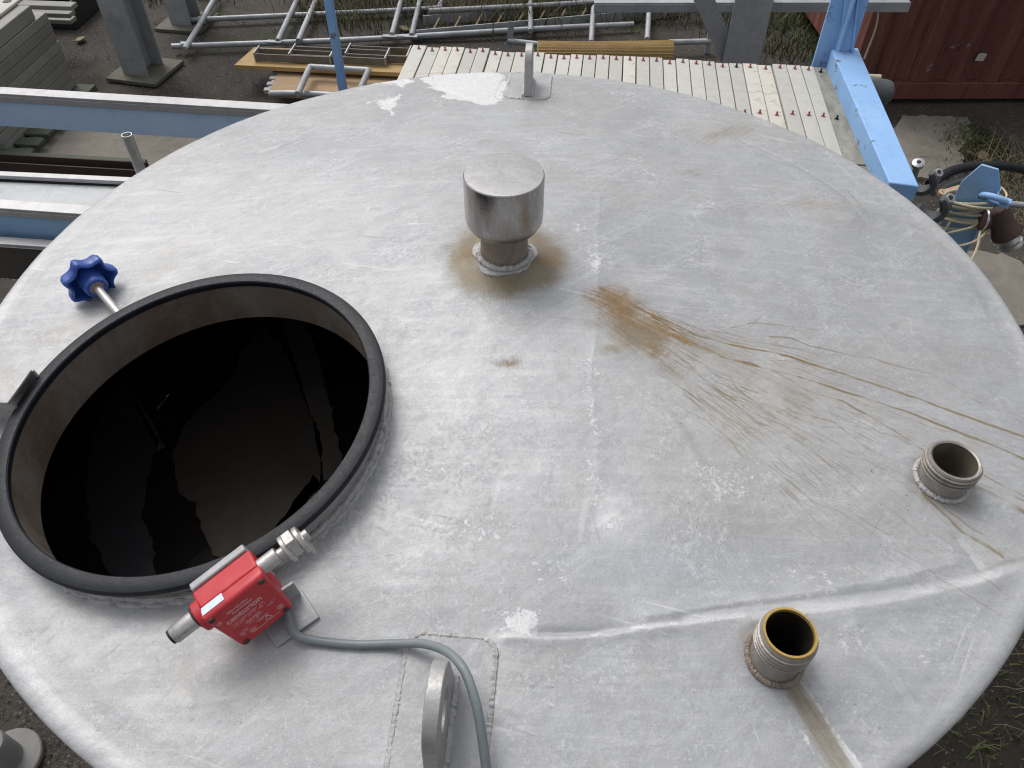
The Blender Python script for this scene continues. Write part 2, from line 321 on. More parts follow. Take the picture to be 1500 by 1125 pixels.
    re = t.math('ADD', rust, mul(cen(run, 1.05), t.ramp(rust, .02, .3))); re = t.math('ADD', re, mul(cen(crys, .9), t.ramp(rust, .02, .3))); re = t.ramp(re, .22, .72); c = t.mix(mul(re, .94), c, t.mix(t.ramp(t.math('ADD', mul(fine, .6), mul(run2, .6)), .48, .68), (.135, .078, .027), (.265, .160, .055)))
    pn = t.noise(150, 4, .6, .8, (1, 1.5, 1), w=31); pit = t.ramp(t.math('ADD', pn, mul(spots, .06)), .71, .735); c = t.mix(mul(pit, .75), c, (.13, .125, .12))
    hv = t.n('ShaderNodeHueSaturation'); hv.inputs['Value'].default_value = .885; t.l(c, hv.inputs['Color']); t.col(hv.outputs[0])
    ro = t.math('ADD', t.ramp(mid, .35, .65, .44, .60), mul(wm, .15)); ro = t.math('ADD', ro, cen(fine, .25)); t.set(ro, t.math('SUBTRACT', .24, t.math('MINIMUM', t.math('MAXIMUM', re, te), .22)), .4)
    h = t.math('ADD', mul(fine, .5), mul(grain, .25)); h = t.math('ADD', h, mul(mid, 1.3)); h = t.math('ADD', h, mul(wm, .35)); h = t.math('ADD', h, mul(re, .2)); t.bump(h, .45, .0022); return t.m
M['roof'] = roof_mat()

# ------------------------------------------------------------------ the yard
GX = np.linspace(-1, 1, 121); GX = np.sign(GX) * (np.abs(GX) ** 2.2) * 60
gx, gy = np.meshgrid(GX, GX + 3); gz = .012 * np.sin(gx * 1.7 + gy * .6) * np.sin(gy * 1.3 - gx * .4) * np.exp(-(gx ** 2 + gy ** 2) / 900) - .012
g = MB(); n = len(GX); g.v = [tuple(p) for p in np.stack([gx.ravel(), gy.ravel(), gz.ravel()], -1)]
g.f = [(j * n + i, j * n + i + 1, (j + 1) * n + i + 1, (j + 1) * n + i) for j in range(n - 1) for i in range(n - 1)]; g.m = [0] * len(g.f)
structure(g.build('ground', M['ground']))
def slab_sheet(name, px, mat, z=.008, rag=.03, z2=-.03):
    P = [at(u, v, 0)[:2] for u, v in px]; out = []
    for i in range(len(P)):
        a, b = P[i], P[(i + 1) % len(P)]; k = max(2, int(np.linalg.norm(b - a) / .05))
        for j in range(k): out.append(a + (b - a) * j / k + rng.normal(0, rag * .4, 2))
    return structure(MB().prism([tuple(p) for p in out], (0, 0, z2), (1, 0, 0), (0, 1, 0), z - z2).build(name, mat, smooth=0))
slab_sheet('concrete_patch', [(1322, 170), (1420, 172), (1424, 200), (1405, 222), (1415, 246), (1370, 262), (1300, 262), (1296, 215)], M['concrete'])
slab_sheet('concrete_apron', [(1395, 365), (1470, 372), (1500, 385), (1540, 470), (1470, 480), (1400, 420)], M['concrete'])
M['soil'] = weathered('dark_soil', (.013, .011, .009), (.022, .017, .012), (.013, .018, .006), .95, 0, 4, .7, .8, 40, bdist=.01)
slab_sheet('soil_patch', [(1250, 1250), (1360, 1050), (1450, 900), (1500, 760), (1700, 760), (1800, 1250)], M['soil'], .004, .05)
slab_sheet('concrete_strip', [(40, 188), (330, 196), (330, 250), (60, 236)], M['concrete'])

# ------------------------------------------------------------------ the tank
tank = thing('storage_tank', (0, 0, 0), 'large round weathered stainless tank with open manhole and conical top', 'tank')
MC = V3(-.395, -.289, TH + .072); MN = nrm((-.105, -.075, 1))   # manhole: middle of its seal, axis
_TAB = rng.random((256, 256))
def vnoise(x, y, oct=4, gain=.55):
    out = np.zeros_like(x); amp = 1; tot = 0
    for k in range(oct):
        xi = np.floor(x).astype(int); yi = np.floor(y).astype(int); fx = x - xi; fy = y - yi; fx = fx * fx * (3 - 2 * fx); fy = fy * fy * (3 - 2 * fy)
        a = _TAB[xi % 256, yi % 256]; b = _TAB[(xi + 1) % 256, yi % 256]; c = _TAB[xi % 256, (yi + 1) % 256]; d = _TAB[(xi + 1) % 256, (yi + 1) % 256]
        out += amp * ((a * (1 - fx) + b * fx) * (1 - fy) + (c * (1 - fx) + d * fx) * fy); tot += amp; amp *= gain; x = x * 2.03 + 17.1; y = y * 2.03 + 5.3
    return out / tot
RP = lambda u, v: roof(u, v)[:2]
def build_roof():
    NR = 400
    rr = np.concatenate([np.linspace(.004, .786, NR), .786 + .014 * np.sin(np.linspace(0, math.pi / 2, 15)[1:])])
    # finer steps where the run-off streaks are
    tt = np.linspace(0, 2 * math.pi, 4001); den = 1 + 1.3 * np.exp(-((tt - math.radians(322)) / .55) ** 2); cum = np.concatenate([[0], np.cumsum((den[1:] + den[:-1]) / 2)]); cum /= cum[-1]
    NT_ = 1900; th = np.interp(np.arange(NT_) / NT_, cum, tt)
    r, a = np.meshgrid(rr, th, indexing='ij'); x = r * np.cos(a); y = r * np.sin(a)
    def near(px, pad):       # polyline in roof coordinates + index of vertices near it
        P = np.array([RP(u, v) for u, v in px]); lo = P.min(0) - pad; hi = P.max(0) + pad
        return P, np.nonzero((x > lo[0]) & (x < hi[0]) & (y > lo[1]) & (y < hi[1]))
    def dist(P, X, Y):
        best = np.full(X.shape, 9.); par = np.zeros(X.shape); L = np.concatenate([[0], np.cumsum(np.linalg.norm(np.diff(P, axis=0), axis=1))])
        for i in range(len(P) - 1):
            d = P[i + 1] - P[i]; l2 = d @ d + 1e-12; t = np.clip(((X - P[i][0]) * d[0] + (Y - P[i][1]) * d[1]) / l2, 0, 1)
            q = np.hypot(X - P[i][0] - t * d[0], Y - P[i][1] - t * d[1]); m = q < best; best[m] = q[m]; par[m] = (L[i] + t * math.sqrt(l2))[m]
        return best, par / max(L[-1], 1e-9)
    nz1 = vnoise(x * 9 + 40, y * 9 + 40, 5) - .5; nz2 = vnoise(x * 45 + 90, y * 45 + 90, 4) - .5; nz3 = vnoise(x * 28 + 11, y * 28 + 71, 5, .65) - .5
    wx = x + nz1 * .02 + nz3 * .008; wy = y + (vnoise(x * 9 + 140, y * 9 + 10, 5) - .5) * .02 + nz2 * .004
    rust = np.zeros_like(x); tan = np.zeros_like(x); white = np.zeros_like(x); pale = np.zeros_like(x); dark = np.zeros_like(x); smth = np.zeros_like(x); spots = np.zeros_like(x)
    def stroke(F, px, wd, amp, ends=(1, 1), warp=.6, soft=1.0, brk=0.0):
        P, I = near(px, wd * 4 + .02); X = x[I] * (1 - warp) + wx[I] * warp; Y = y[I] * (1 - warp) + wy[I] * warp
        d, t = dist(P, X, Y); e = ends[0] + (ends[1] - ends[0]) * t; v = np.exp(-(d / wd) ** (2 * soft)) * amp * e
        if brk: v = v * np.clip((nz3[I] + nz2[I]) * brk * 4 + 1 - brk * .3, 0, 1.3)
        F[I] = np.maximum(F[I], v)
    def blob(F, u, v, ru, rv, amp, rag=1.0, rot=0, p=1.0):
        c = RP(u, v); X = wx - c[0] + nz1 * .03 * rag; Y = wy - c[1] + nz3 * .03 * rag; ca, sa = math.cos(rot), math.sin(rot)
        F[:] = np.maximum(F, amp * np.exp(-((((X * ca + Y * sa) / ru) ** 2 + ((-X * sa + Y * ca) / rv) ** 2) ** p)))
    def poly(F, px, amp, soft=.006, rag=1.0):
        P, I = near(px, .05); X = x[I] + nz3[I] * .03 * rag + nz2[I] * .012 * rag; Y = y[I] + nz1[I] * .03 * rag + nz2[I] * .012 * rag
        ins = np.zeros(X.shape, bool); n = len(P)
        for i in range(n):
            (x1, y1), (x2, y2) = P[i], P[(i + 1) % n]; c = ((y1 > Y) != (y2 > Y)) & (X < (x2 - x1) * (Y - y1) / (y2 - y1 + 1e-12) + x1); ins ^= c
        d, _ = dist(np.vstack([P, P[:1]]), X, Y); v = np.clip(np.where(ins, .5 + d / soft * .5, .5 - d / soft * .5), 0, 1) * amp
        F[I] = np.maximum(F[I], v)
    Z7 = lambda L: [(800 + a / 2.143, 380 + b / 2.143) for a, b in L]
    # rust patch right of the vent and its run-off
    poly(rust, [(862, 434), (878, 423), (905, 428), (935, 445), (950, 468), (938, 484), (902, 479), (870, 458)], .90, .040, 1.1); poly(rust, [(925, 440), (965, 460), (1000, 478), (1060, 500), (1000, 503), (985, 528), (962, 528), (930, 488)], .60, .03, 1.4)
    blob(rust, 930, 480, .045, .016, .6, .8, -.5); blob(rust, 980, 493, .055, .010, .7, 1, -.35); blob(tan, 925, 492, .070, .040, .9, .9, -.5)
    blob(tan, 985, 545, .05, .018, .55, 1, -.7); blob(tan, 1020, 510, .10, .020, .55, 1, -.33); blob(tan, 900, 515, .03, .014, .6, 1); blob(tan, 1090, 545, .16, .035, .40, 1.3, -.42); blob(tan, 1290, 600, .20, .030, .30, 1.3, -.40); blob(tan, 1440, 655, .10, .03, .32, 1.3, -.4)
    st = [([(170, 95), (340, 180), (470, 240), (600, 270), (760, 300), (900, 345), (1060, 402), (1200, 450), (1330, 498), (1500, 560), (1640, 610)], .0030, .95),
          ([(330, 180), (450, 260), (560, 310), (680, 342), (800, 367), (900, 398), (1020, 442), (1140, 480), (1260, 525), (1400, 585), (1640, 690)], .0030, .95),
          ([(560, 310), (640, 325), (740, 362), (830, 412), (930, 440), (1000, 482), (1100, 540), (1190, 600)], .0024, .75),
          ([(380, 170), (480, 192), (560, 212), (640, 196), (720, 200), (860, 216)], .0018, .6),
          ([(440, 390), (540, 480), (640, 580), (740, 670), (830, 760), (900, 830)], .0022, .5),
          ([(400, 320), (480, 370), (560, 425), (640, 472), (720, 530), (830, 590), (930, 650), (1040, 722), (1160, 800)], .0020, .65),
          ([(700, 480), (780, 545), (880, 602), (1000, 622), (1100, 672), (1180, 700)], .0030, .5),
          ([(1190, 735), (1260, 800), (1320, 860), (1400, 905), (1440, 935)], .0042, .85), ([(1220, 735), (1280, 795), (1350, 850), (1420, 880)], .0018, .8),
          ([(1325, 700), (1400, 735), (1500, 790), (1620, 850)], .006, .8), ([(1370, 672), (1440, 712), (1500, 742), (1640, 800)], .0026, .85), ([(1360, 700), (1460, 740), (1600, 790)], .002, .7),
          ([(470, 240), (600, 250), (700, 262), (820, 285), (960, 330)], .0016, .5), ([(640, 430), (700, 480), (770, 530), (810, 550)], .0016, .6), ([(820, 240), (940, 240), (1000, 246), (1080, 262)], .0012, .45)]
    for L, wd, am in st: stroke(tan, Z7(L), wd * .85, am * 1.05, (1, .85), .75, brk=.3); stroke(tan, [(u + 3, v - 5) for u, v in Z7(L)], wd * .5, am * .6, (1, .6), .9, brk=.8); stroke(tan, [(u - 4, v + 6) for u, v in Z7(L)], wd * .5, am * .5, (1, .6), 1.0, brk=.8); stroke(tan, Z7(L), wd * 3.5, am * .34, (1, .6), .8, brk=.4)
    for L, wd, am in st[:3]: stroke(rust, Z7(L), wd * .7, .75, (1.0, .1), .45, brk=.5)
    rs = np.random.default_rng(3)
    for k in range(230):            # thin secondary rivulets running down the cone
        f0 = rs.random() ** 1.2; s0 = (930 + 75 * rs.random(), 462 + f0 * 90); c0 = RP(*s0); r0 = np.hypot(*c0); a0 = math.atan2(c0[1], c0[0]); r1 = r0 + .12 + rs.random() * .55
        n_ = 14; rad = np.linspace(r0 + rs.random() * .16, min(max(r1, r0 + .2), .78), n_); ang = a0 + np.cumsum(rs.normal(0, .013, n_)) + (rs.random() - .4) * .12; P = [np.array((q * math.cos(z), q * math.sin(z))) for q, z in zip(rad, ang)]
        P = np.array(P); lo = P.min(0) - .01; hi = P.max(0) + .01; I = np.nonzero((x > lo[0]) & (x < hi[0]) & (y > lo[1]) & (y < hi[1]))
        d, t = dist(P, x[I] * .5 + wx[I] * .5, y[I] * .5 + wy[I] * .5); tan[I] = np.maximum(tan[I], np.exp(-(d / (.0010 + .0020 * rs.random() ** 2)) ** 2) * (.20 + .45 * rs.random() ** 1.6) * np.clip(1 + nz3[I] * 2.2, 0, 1.2) * (1 - .45 * t))
    P0 = RP(1390, 690)
    # stain round the vent, other stains
    vr = np.hypot(x, y - .004); vs = np.exp(-((vr - .064 - nz1 * .04) / .036) ** 2) * (1 + nz3 * .8); tan[:] = np.maximum(tan, .95 * np.clip(vs, 0, 1)); blob(rust, 690, 372, .036, .026, .62, 1); blob(rust, 792, 380, .042, .024, .58, 1); blob(tan, 665, 372, .04, .03, .5, 1.2); blob(tan, 815, 380, .04, .028, .5, 1.2)
    dark[:] = np.maximum(dark, .30 * np.clip(vs, 0, 1) * np.clip(.7 + nz1 * 2.5, 0, 1)); blob(dark, 738, 402, .055, .026, .34, 1); blob(dark, 700, 385, .03, .02, .25, 1); blob(rust, 740, 398, .05, .016, .35, 1.2)  # dark stain halo, plus the vent's soft shade in front painted in
    blob(tan, 738, 528, .030, .014, .62, 1.3, .2); blob(rust, 742, 526, .016, .008, .45, 1.3, .2); blob(tan, 1070, 198, .12, .030, .46, 1.4, .75); blob(tan, 1012, 252, .032, .016, .48, 1, .3); blob(tan, 1190, 300, .11, .03, .44, 1.4, .1); blob(tan, 1245, 330, .06, .025, .34, 1)
    blob(tan, 480, 280, .05, .02, .16, 1.5); blob(tan, 330, 330, .12, .02, .14, 2); blob(tan, 640, 190, .08, .02, .2, 1.6); blob(tan, 800, 720, .12, .06, .12, 1.5); blob(tan, 300, 1010, .09, .05, .16, 1.6); blob(tan, 1420, 800, .09, .05, .25, 1.4)
    stroke(tan, [(1150, 990), (1178, 1030), (1205, 1075), (1245, 1140)], .016, .70, (1, .8), .8, 2.0)
    stroke(white, [(1172, 1000), (1205, 1045), (1238, 1090), (1268, 1135)], .004, .9, (1, 1), .8, brk=.4); stroke(white, [(1135, 1000), (1160, 1045), (1185, 1090), (1205, 1130)], .004, .7, (1, 1), .8, brk=.4)
    for u, v, rd in ((1136, 966, .034), (1380, 704, .038)):
        c = RP(u, v); q = np.hypot(wx - c[0], wy - c[1]); dark[:] = np.maximum(dark, .40 * np.exp(-((q - rd) / .009) ** 2)); tan[:] = np.maximum(tan, .42 * np.exp(-((q - rd) / .014) ** 2) * np.clip(.8 + nz1 * 3, 0, 1))
    # white oxide
    poly(white, [(632, 108), (660, 104), (722, 104), (738, 112), (742, 126), (736, 143), (726, 154), (708, 156), (690, 149), (668, 147), (652, 138), (640, 124)], 1.05, .010, .9)
    poly(white, [(616, 114), (634, 110), (668, 145), (655, 147)], 1.0, .006, 1.2); poly(white, [(545, 152), (560, 140), (585, 133), (590, 150), (572, 160), (586, 164), (575, 168)], .8, .008, 2); poly(white, [(540, 122), (585, 114), (606, 118), (600, 127), (570, 124)], .8, .007, 1.5)
    for u, v, a_, b_, k in ((770, 920, .030, .022, .85), (782, 945, .02, .012, .6), (860, 690, .02, .09, .5), (865, 600, .018, .08, .55), (640, 690, .16, .06, .42), (720, 770, .12, .05, .45), (800, 830, .06, .04, .42), (690, 640, .10, .05, .45), (872, 385, .014, .03, .75), (700, 440, .07, .012, .5), (850, 330, .02, .03, .5), (905, 760, .028, .024, .55), (1050, 700, .08, .05, .45), (1250, 930, .07, .03, .45), (1330, 960, .06, .035, .4), (1170, 840, .1, .02, .45), (560, 730, .05, .07, .4), (60, 930, .10, .03, .22), (150, 900, .1, .02, .25), (340, 1040, .10, .03, .35), (300, 960, .06, .02, .3), (850, 540, .05, .03, .5), (980, 650, .05, .03, .38), (930, 455, .03, .012, .4), (420, 200, .05, .01, .4), (820, 1010, .05, .06, .3), (1020, 560, .05, .02, .4), (600, 480, .05, .03, .4)):
        blob(white, u, v, a_, b_, k, 1.4)
    stroke(white, [(880, 290), (872, 340), (876, 400), (868, 520), (868, 600), (876, 690), (862, 740), (850, 790)], .010, .30, (.8, 1), .9, brk=.7)
    stroke(white, [(742, 935), (800, 936), (900, 925), (1000, 915), (1090, 905)], .0045, .65, (1, .8), .5, brk=.5)
    stroke(white, [(1180, 893), (1260, 884), (1350, 872), (1430, 856), (1500, 835), (1580, 812)], .0090, .25, (1, 1), .6, 1.2, .5); stroke(white, [(1000, 905), (1120, 880), (1220, 863), (1330, 845)], .005, .45, (1, 1), .5, brk=.3)
    stroke(white, [(1260, 930), (1290, 975), (1350, 1040), (1372, 1060)], .006, .2, (1, 1), .8, brk=.4)
    fr = np.clip(np.cos(a - math.radians(232)) * 1.6 - .2, 0, 1); pale[:] = np.maximum(pale, .95 * fr * np.clip((r - .772 + nz1 * .012) / .006, 0, 1)); pale[:] = np.maximum(pale, .5 * np.clip(np.cos(a - math.radians(315)) * 1.8 - .6, 0, 1) * np.clip((r - .770 + nz1 * .014) / .008, 0, 1))  # smooth pale band along the near rim
    stroke(pale, [(1170, 896), (1260, 884), (1350, 872), (1430, 856), (1500, 835), (1580, 812)], .010, .95, (.8, 1), .5, 1.6); stroke(pale, [(742, 936), (820, 936), (900, 929), (1000, 917), (1090, 906), (1170, 896)], .007, .75, (1, .8), .5, 1.3); stroke(pale, [(1000, 900), (1120, 880), (1220, 863), (1330, 845)], .006, .6, (.6, 1), .6); stroke(pale, [(866, 300), (872, 400), (866, 520), (866, 600), (874, 690)], .014, .16, (.6, 1), 1, brk=.5)
    for u, v, a_, b_, k in ((200, 330, .40, .16, .42), (420, 300, .3, .12, .32), (100, 930, .25, .10, .45), (620, 560, .16, .14, .42), (820, 500, .10, .10, .40), (700, 690, .14, .10, .25), (1100, 640, .25, .12, .28), (300, 1060, .18, .08, .30), (905, 758, .03, .026, .65), (960, 600, .12, .1, .3), (1280, 930, .12, .05, .3)): blob(pale, u, v, a_, b_, k, 1.5)  # broad pale blobs: left-side sheen painted into the colour, with oxide whitening
    for u, v, a_, b_, k in ((1150, 230, .32, .12, .45), (1330, 430, .18, .22, .38), (1000, 200, .2, .10, .35), (720, 180, .2, .08, .3)): blob(smth, u, v, a_, b_, k, 1.2)  # greyer top right, away from the sheen, painted into the colour
    # dull and smooth zones, scuffs
    for u, v, a_, b_, k in ((1000, 830, .11, .045, .85), (930, 830, .08, .05, .7), (500, 980, .10, .06, .55), (1300, 860, .12, .02, .55), (1330, 890, .14, .018, .6), (1400, 900, .1, .05, .5), (1100, 1050, .09, .07, .4), (650, 1030, .05, .16, .5), (880, 1050, .08, .08, .4), (1290, 1010, .03, .09, .55), (760, 300, .1, .05, .35), (1050, 330, .2, .06, .3), (450, 230, .2, .03, .25), (1300, 770, .05, .06, .6), (1440, 500, .06, .12, .35)):
        blob(smth, u, v, a_, b_, k, 1.2)
    for L, wd, am in (([(1085, 205), (1140, 230), (1200, 262), (1240, 290), (1262, 310), (1268, 325), (1258, 345)], .0022, .33), ([(1120, 230), (1170, 248), (1205, 268), (1217, 273)], .0028, .33), ([(1254, 322), (1266, 308)], .008, .25), ([(905, 205), (930, 214)], .0016, .5), ([(882, 207), (896, 217)], .002, .35), ([(960, 580), (975, 590)], .003, .4), ([(985, 605), (1003, 630), (1020, 660), (1030, 680)], .0055, .42), ([(890, 555), (905, 600), (890, 640)], .002, .2), ([(1000, 445), (1030, 452)], .006, .3), ([(1030, 345), (1025, 400)], .004, .22), ([(400, 925), (430, 905), (455, 890)], .0016, .3), ([(60, 925), (75, 915)], .0018, .6), ([(70, 938), (78, 932)], .0014, .6), ([(88, 968), (100, 958)], .0014, .5), ([(170, 1070), (186, 1058)], .0014, .5), ([(120, 450), (140, 451)], .004, .35), ([(380, 222), (410, 214), (425, 206)], .003, .35), ([(398, 232), (420, 224)], .002, .3)):
        stroke(dark, L, wd, am, (1, .8), .3)
    stroke(dark, [(790, 932), (830, 928), (880, 924), (930, 920)], .0040, .60, (.9, .2), .4, brk=.25); stroke(dark, [(1440, 838), (1480, 822), (1520, 815)], .003, .6, (1, 1), .4, brk=.3); stroke(dark, [(740, 112), (724, 140), (735, 152)], .0014, .6, (1, .6), .6)
    for u, v, a_, b_, k in ((1045, 735, .09, .05, 1), (1330, 720, .12, .08, .6), (740, 720, .1, .08, .3), (620, 230, .1, .04, .7), (1000, 620, .2, .1, .45), (870, 950, .1, .05, .6)): blob(spots, u, v, a_, b_, k, 1)
    # ---- relief
    z = TH + TC * (1 - r / TR); k = np.clip((r - .785) / .015, 0, 1); z -= .010 * (1 - np.sqrt(np.maximum(1 - k ** 2, 0))); z -= .0007 * np.exp(-((r - .762) / .010) ** 2) * (.7 + .6 * vnoise(np.cos(a) * 6 + 30, np.sin(a) * 6 + 30, 3))
    z += (vnoise(x * 4 + 7, y * 4 + 3, 3) - .5) * .008 * np.clip((.78 - r) / .06, 0, 1) + nz1 * .0028 + nz2 * .0005
    def ridge(px, wd, h, ends=(1, 1), warp=.3):
        P, I = near(px, wd * 4 + .02); d, t = dist(P, x[I] * (1 - warp) + wx[I] * warp, y[I] * (1 - warp) + wy[I] * warp); z[I] += h * np.exp(-(d / wd) ** 1.25) * (ends[0] + (ends[1] - ends[0]) * t) * np.clip((.775 - r[I]) / .02, 0, 1)
    ridge([(1100, 912), (1190, 897), (1270, 886), (1350, 873), (1430, 857), (1500, 836), (1580, 812)], .012, .0062, (.5, 1)); ridge([(742, 938), (820, 938), (900, 930), (1000, 918), (1090, 906)], .006, .0036, (1, .7)); ridge([(785, 930), (850, 926), (930, 919), (1010, 910)], .0045, -.0042, (1, .2))
    ridge([(950, 905), (1060, 888), (1180, 868), (1300, 848), (1400, 828)], .011, .0036); ridge([(1000, 902), (1120, 884), (1250, 868), (1340, 855)], .008, -.0030); ridge([(1250, 915), (1290, 965), (1340, 1025), (1375, 1065)], .008, .0030); ridge([(1270, 945), (1310, 1000), (1345, 1045)], .012, -.0028)
    ridge([(1405, 790), (1425, 815), (1438, 838)], .008, -.003); ridge([(880, 290), (872, 340), (876, 400), (868, 520), (868, 600), (876, 690), (862, 740), (850, 790)], .005, .0006, (1, 1), .8)
    ridge([(905, 758), (906, 762)], .022, .003); ridge([(380, 222), (410, 214), (425, 206)], .006, -.003); ridge([(1085, 205), (1140, 230), (1200, 262), (1240, 290), (1268, 325)], .004, -.0012); ridge([(640, 130), (700, 150), (738, 140)], .01, -.002)
    # ---- mesh, without the faces inside the manhole neck, vent and stubs
    verts = np.stack([x, y, z], -1).reshape(-1, 3); nr, nt = r.shape; idx = np.arange(nr * nt).reshape(nr, nt)
    q = np.stack([idx[:-1], np.roll(idx, -1, 1)[:-1], np.roll(idx, -1, 1)[1:], idx[1:]], -1).reshape(-1, 4)[:, [0, 3, 2, 1]]
    d = verts - MC; d = d - np.outer(d @ MN, MN); hole = np.linalg.norm(d, axis=1) < .2310
    for u, v, rd in ((1134, 963.5, .0255), (1378, 703, .0285)):
        c = RP(u, v); hole |= np.hypot(verts[:, 0] - c[0], verts[:, 1] - c[1]) < rd
    q = q[~hole[q].any(1)]
    me = bpy.data.meshes.new('roof'); me.vertices.add(len(verts)); me.vertices.foreach_set('co', verts.astype(np.float32).ravel())
    me.loops.add(q.size); me.loops.foreach_set('vertex_index', q.astype(np.int32).ravel()); me.polygons.add(len(q)); me.polygons.foreach_set('loop_start', np.arange(0, q.size, 4, dtype=np.int32))
    me.update(calc_edges=True); me.shade_smooth(); me.materials.append(M['roof'])
    for nm, ch in (('stain_a', (rust, tan, white)), ('stain_b', (dark, smth, spots)), ('pale_tone', (pale, pale, pale))):
        at_ = me.attributes.new(nm, 'FLOAT_COLOR', 'POINT'); c = np.ones((len(verts), 4), np.float32)
        for i, f in enumerate(ch): c[:, i] = np.clip(f.ravel(), 0, 1.3)
        at_.data.foreach_set('color', c.ravel())
    o = bpy.data.objects.new('roof', me); COL.objects.link(o); o.parent = tank; return o
roof_ob = build_roof()
def ring_bead(name, path_r, fn, rad, mat, parent, n=140, jit=.25, m=8):
    pts = []; rs = []
    for k in range(n):
        a = 2 * math.pi * k / n; pts.append(fn(a)); rs.append(rad * (1 + jit * (random.random() - .5) + .15 * (k % 2)))
    return MB().tube(pts, rs, m, closed=True).build(name, mat, parent)
# shell and inside
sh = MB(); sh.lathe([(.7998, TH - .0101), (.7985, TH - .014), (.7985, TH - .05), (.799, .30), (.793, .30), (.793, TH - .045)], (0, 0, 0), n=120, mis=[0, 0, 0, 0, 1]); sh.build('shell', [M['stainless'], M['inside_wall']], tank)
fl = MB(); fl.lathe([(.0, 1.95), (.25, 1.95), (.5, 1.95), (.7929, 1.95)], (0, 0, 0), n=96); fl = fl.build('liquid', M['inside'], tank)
def reflection_patch(px, col):  # reflections on the liquid, drawn as matte film outlines in fixed colours
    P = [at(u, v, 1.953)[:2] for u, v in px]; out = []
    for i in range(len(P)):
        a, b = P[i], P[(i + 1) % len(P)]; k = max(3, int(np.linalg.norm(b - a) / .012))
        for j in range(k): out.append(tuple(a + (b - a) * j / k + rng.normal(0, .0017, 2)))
    MB().prism(out, (0, 0, 1.951), (1, 0, 0), (0, 1, 0), .002).build('reflection_film', weathered('reflection_film', col, tuple(x * .75 for x in col), tuple(x * .5 for x in col), .75, 0, 5, .4, .05, spec=.15), fl, smooth=0)
reflection_patch([(385, 478), (352, 515), (338, 560), (300, 590), (272, 622), (258, 650), (252, 682), (262, 722), (285, 738), (300, 788), (312, 812), (350, 836), (455, 748), (472, 690), (470, 640), (450, 600), (428, 540), (412, 500)], (.050, .042, .036))
reflection_patch([(168, 575), (150, 600), (132, 660), (126, 730), (132, 790), (165, 845), (228, 855), (222, 790), (206, 760), (216, 700), (232, 642), (206, 600), (186, 556)], (.030, .030, .034))
reflection_patch([(190, 565), (205, 590), (228, 625), (240, 655), (232, 660), (216, 625), (198, 595)], (.075, .068, .06))
reflection_patch([(408, 462), (446, 462), (470, 540), (506, 690), (474, 704), (458, 620), (436, 540)], (.075, .066, .057))
reflection_patch([(462, 695), (470, 712), (440, 745), (400, 790), (385, 800), (430, 735)], (.004, .004, .004))
lb = MB()
for k in range(4):
    a = math.radians(45 + 90 * k); MB().tube([(.7 * math.cos(a), .7 * math.sin(a), -.01), (.7 * math.cos(a), .7 * math.sin(a), .32)], .04, 16).build('leg', M['stainless'], tank)
# manhole
mx, my, mz = frame(MN); ca = lambda a, rad, h: MC + (mx * math.cos(a) + my * math.sin(a)) * rad + mz * h
neck = MB(); neck.lathe([(.2345, -.016), (.2345, -.075), (.2290, -.075), (.2285, -.016), (.2290, -.016 + .008), (.2345, -.008)], MC, MN, 128, closed=True, mis=[0, 1, 1, 1, 0, 0]); neck = neck.build('manhole_neck', [M['steel_dull'], M['neck']], tank)
def onroof(p): return V3(p[0], p[1], cone(p[0], p[1]))
def neckroof(a, rad, up=.001):
    p = ca(a, rad, -.038)
    for _ in range(6): p = p - mz * (p[2] - cone(p[0], p[1]) - up)
    return p
ring_bead('weld_bead', 0, lambda a: neckroof(a, .2375, .002) + rng.normal(0, .0006, 3), .0048, M['weld'], neck, 260)
ring_bead('weld_bead', 0, lambda a: neckroof(a, .2425, .001) + rng.normal(0, .001, 3), .0035, M['weld'], neck, 260, .6)
prof = [(.2270, -.0085), (.2262, -.004), (.2262, .0000), (.2276, .0016), (.2320, .0022), (.2400, .0020), (.2446, .0004), (.2466, -.0030), (.2468, -.0060), (.2452, -.0085), (.2355, -.0095), (.2355, -.0060), (.2285, -.0060)]
MB().lathe(prof, MC, MN, 160, closed=True).build('seal', M['rubber'], neck)
# hinge bracket of the missing lid, left of the manhole
hb = MB(); c = roof(-30, 600); o_ = nrm(V3(c[0], c[1], 0) - V3(MC[0], MC[1], 0)); t_ = np.cross((0, 0, 1), o_); up = nrm(MN); t_ = nrm(np.cross(up, o_)); o_ = nrm(np.cross(t_, up))
hc = MC + o_ * .292
P_ = [(-.052, -.045), (.055, -.045), (.055, -.004), (-.052, .008)]
hb.prism(P_, hc + t_ * .024 + up * .006, o_, up, .004); hb.prism(P_, hc - t_ * .028 + up * .006, o_, up, .004)
hb.box(hc + up * .0105 + o_ * .0015, (.110, .056, .004), (nrm(o_ - up * .112), t_, nrm(up + o_ * .112))); hb.build('hinge_bracket', M['steel_dull'], tank, bevel=.0012)
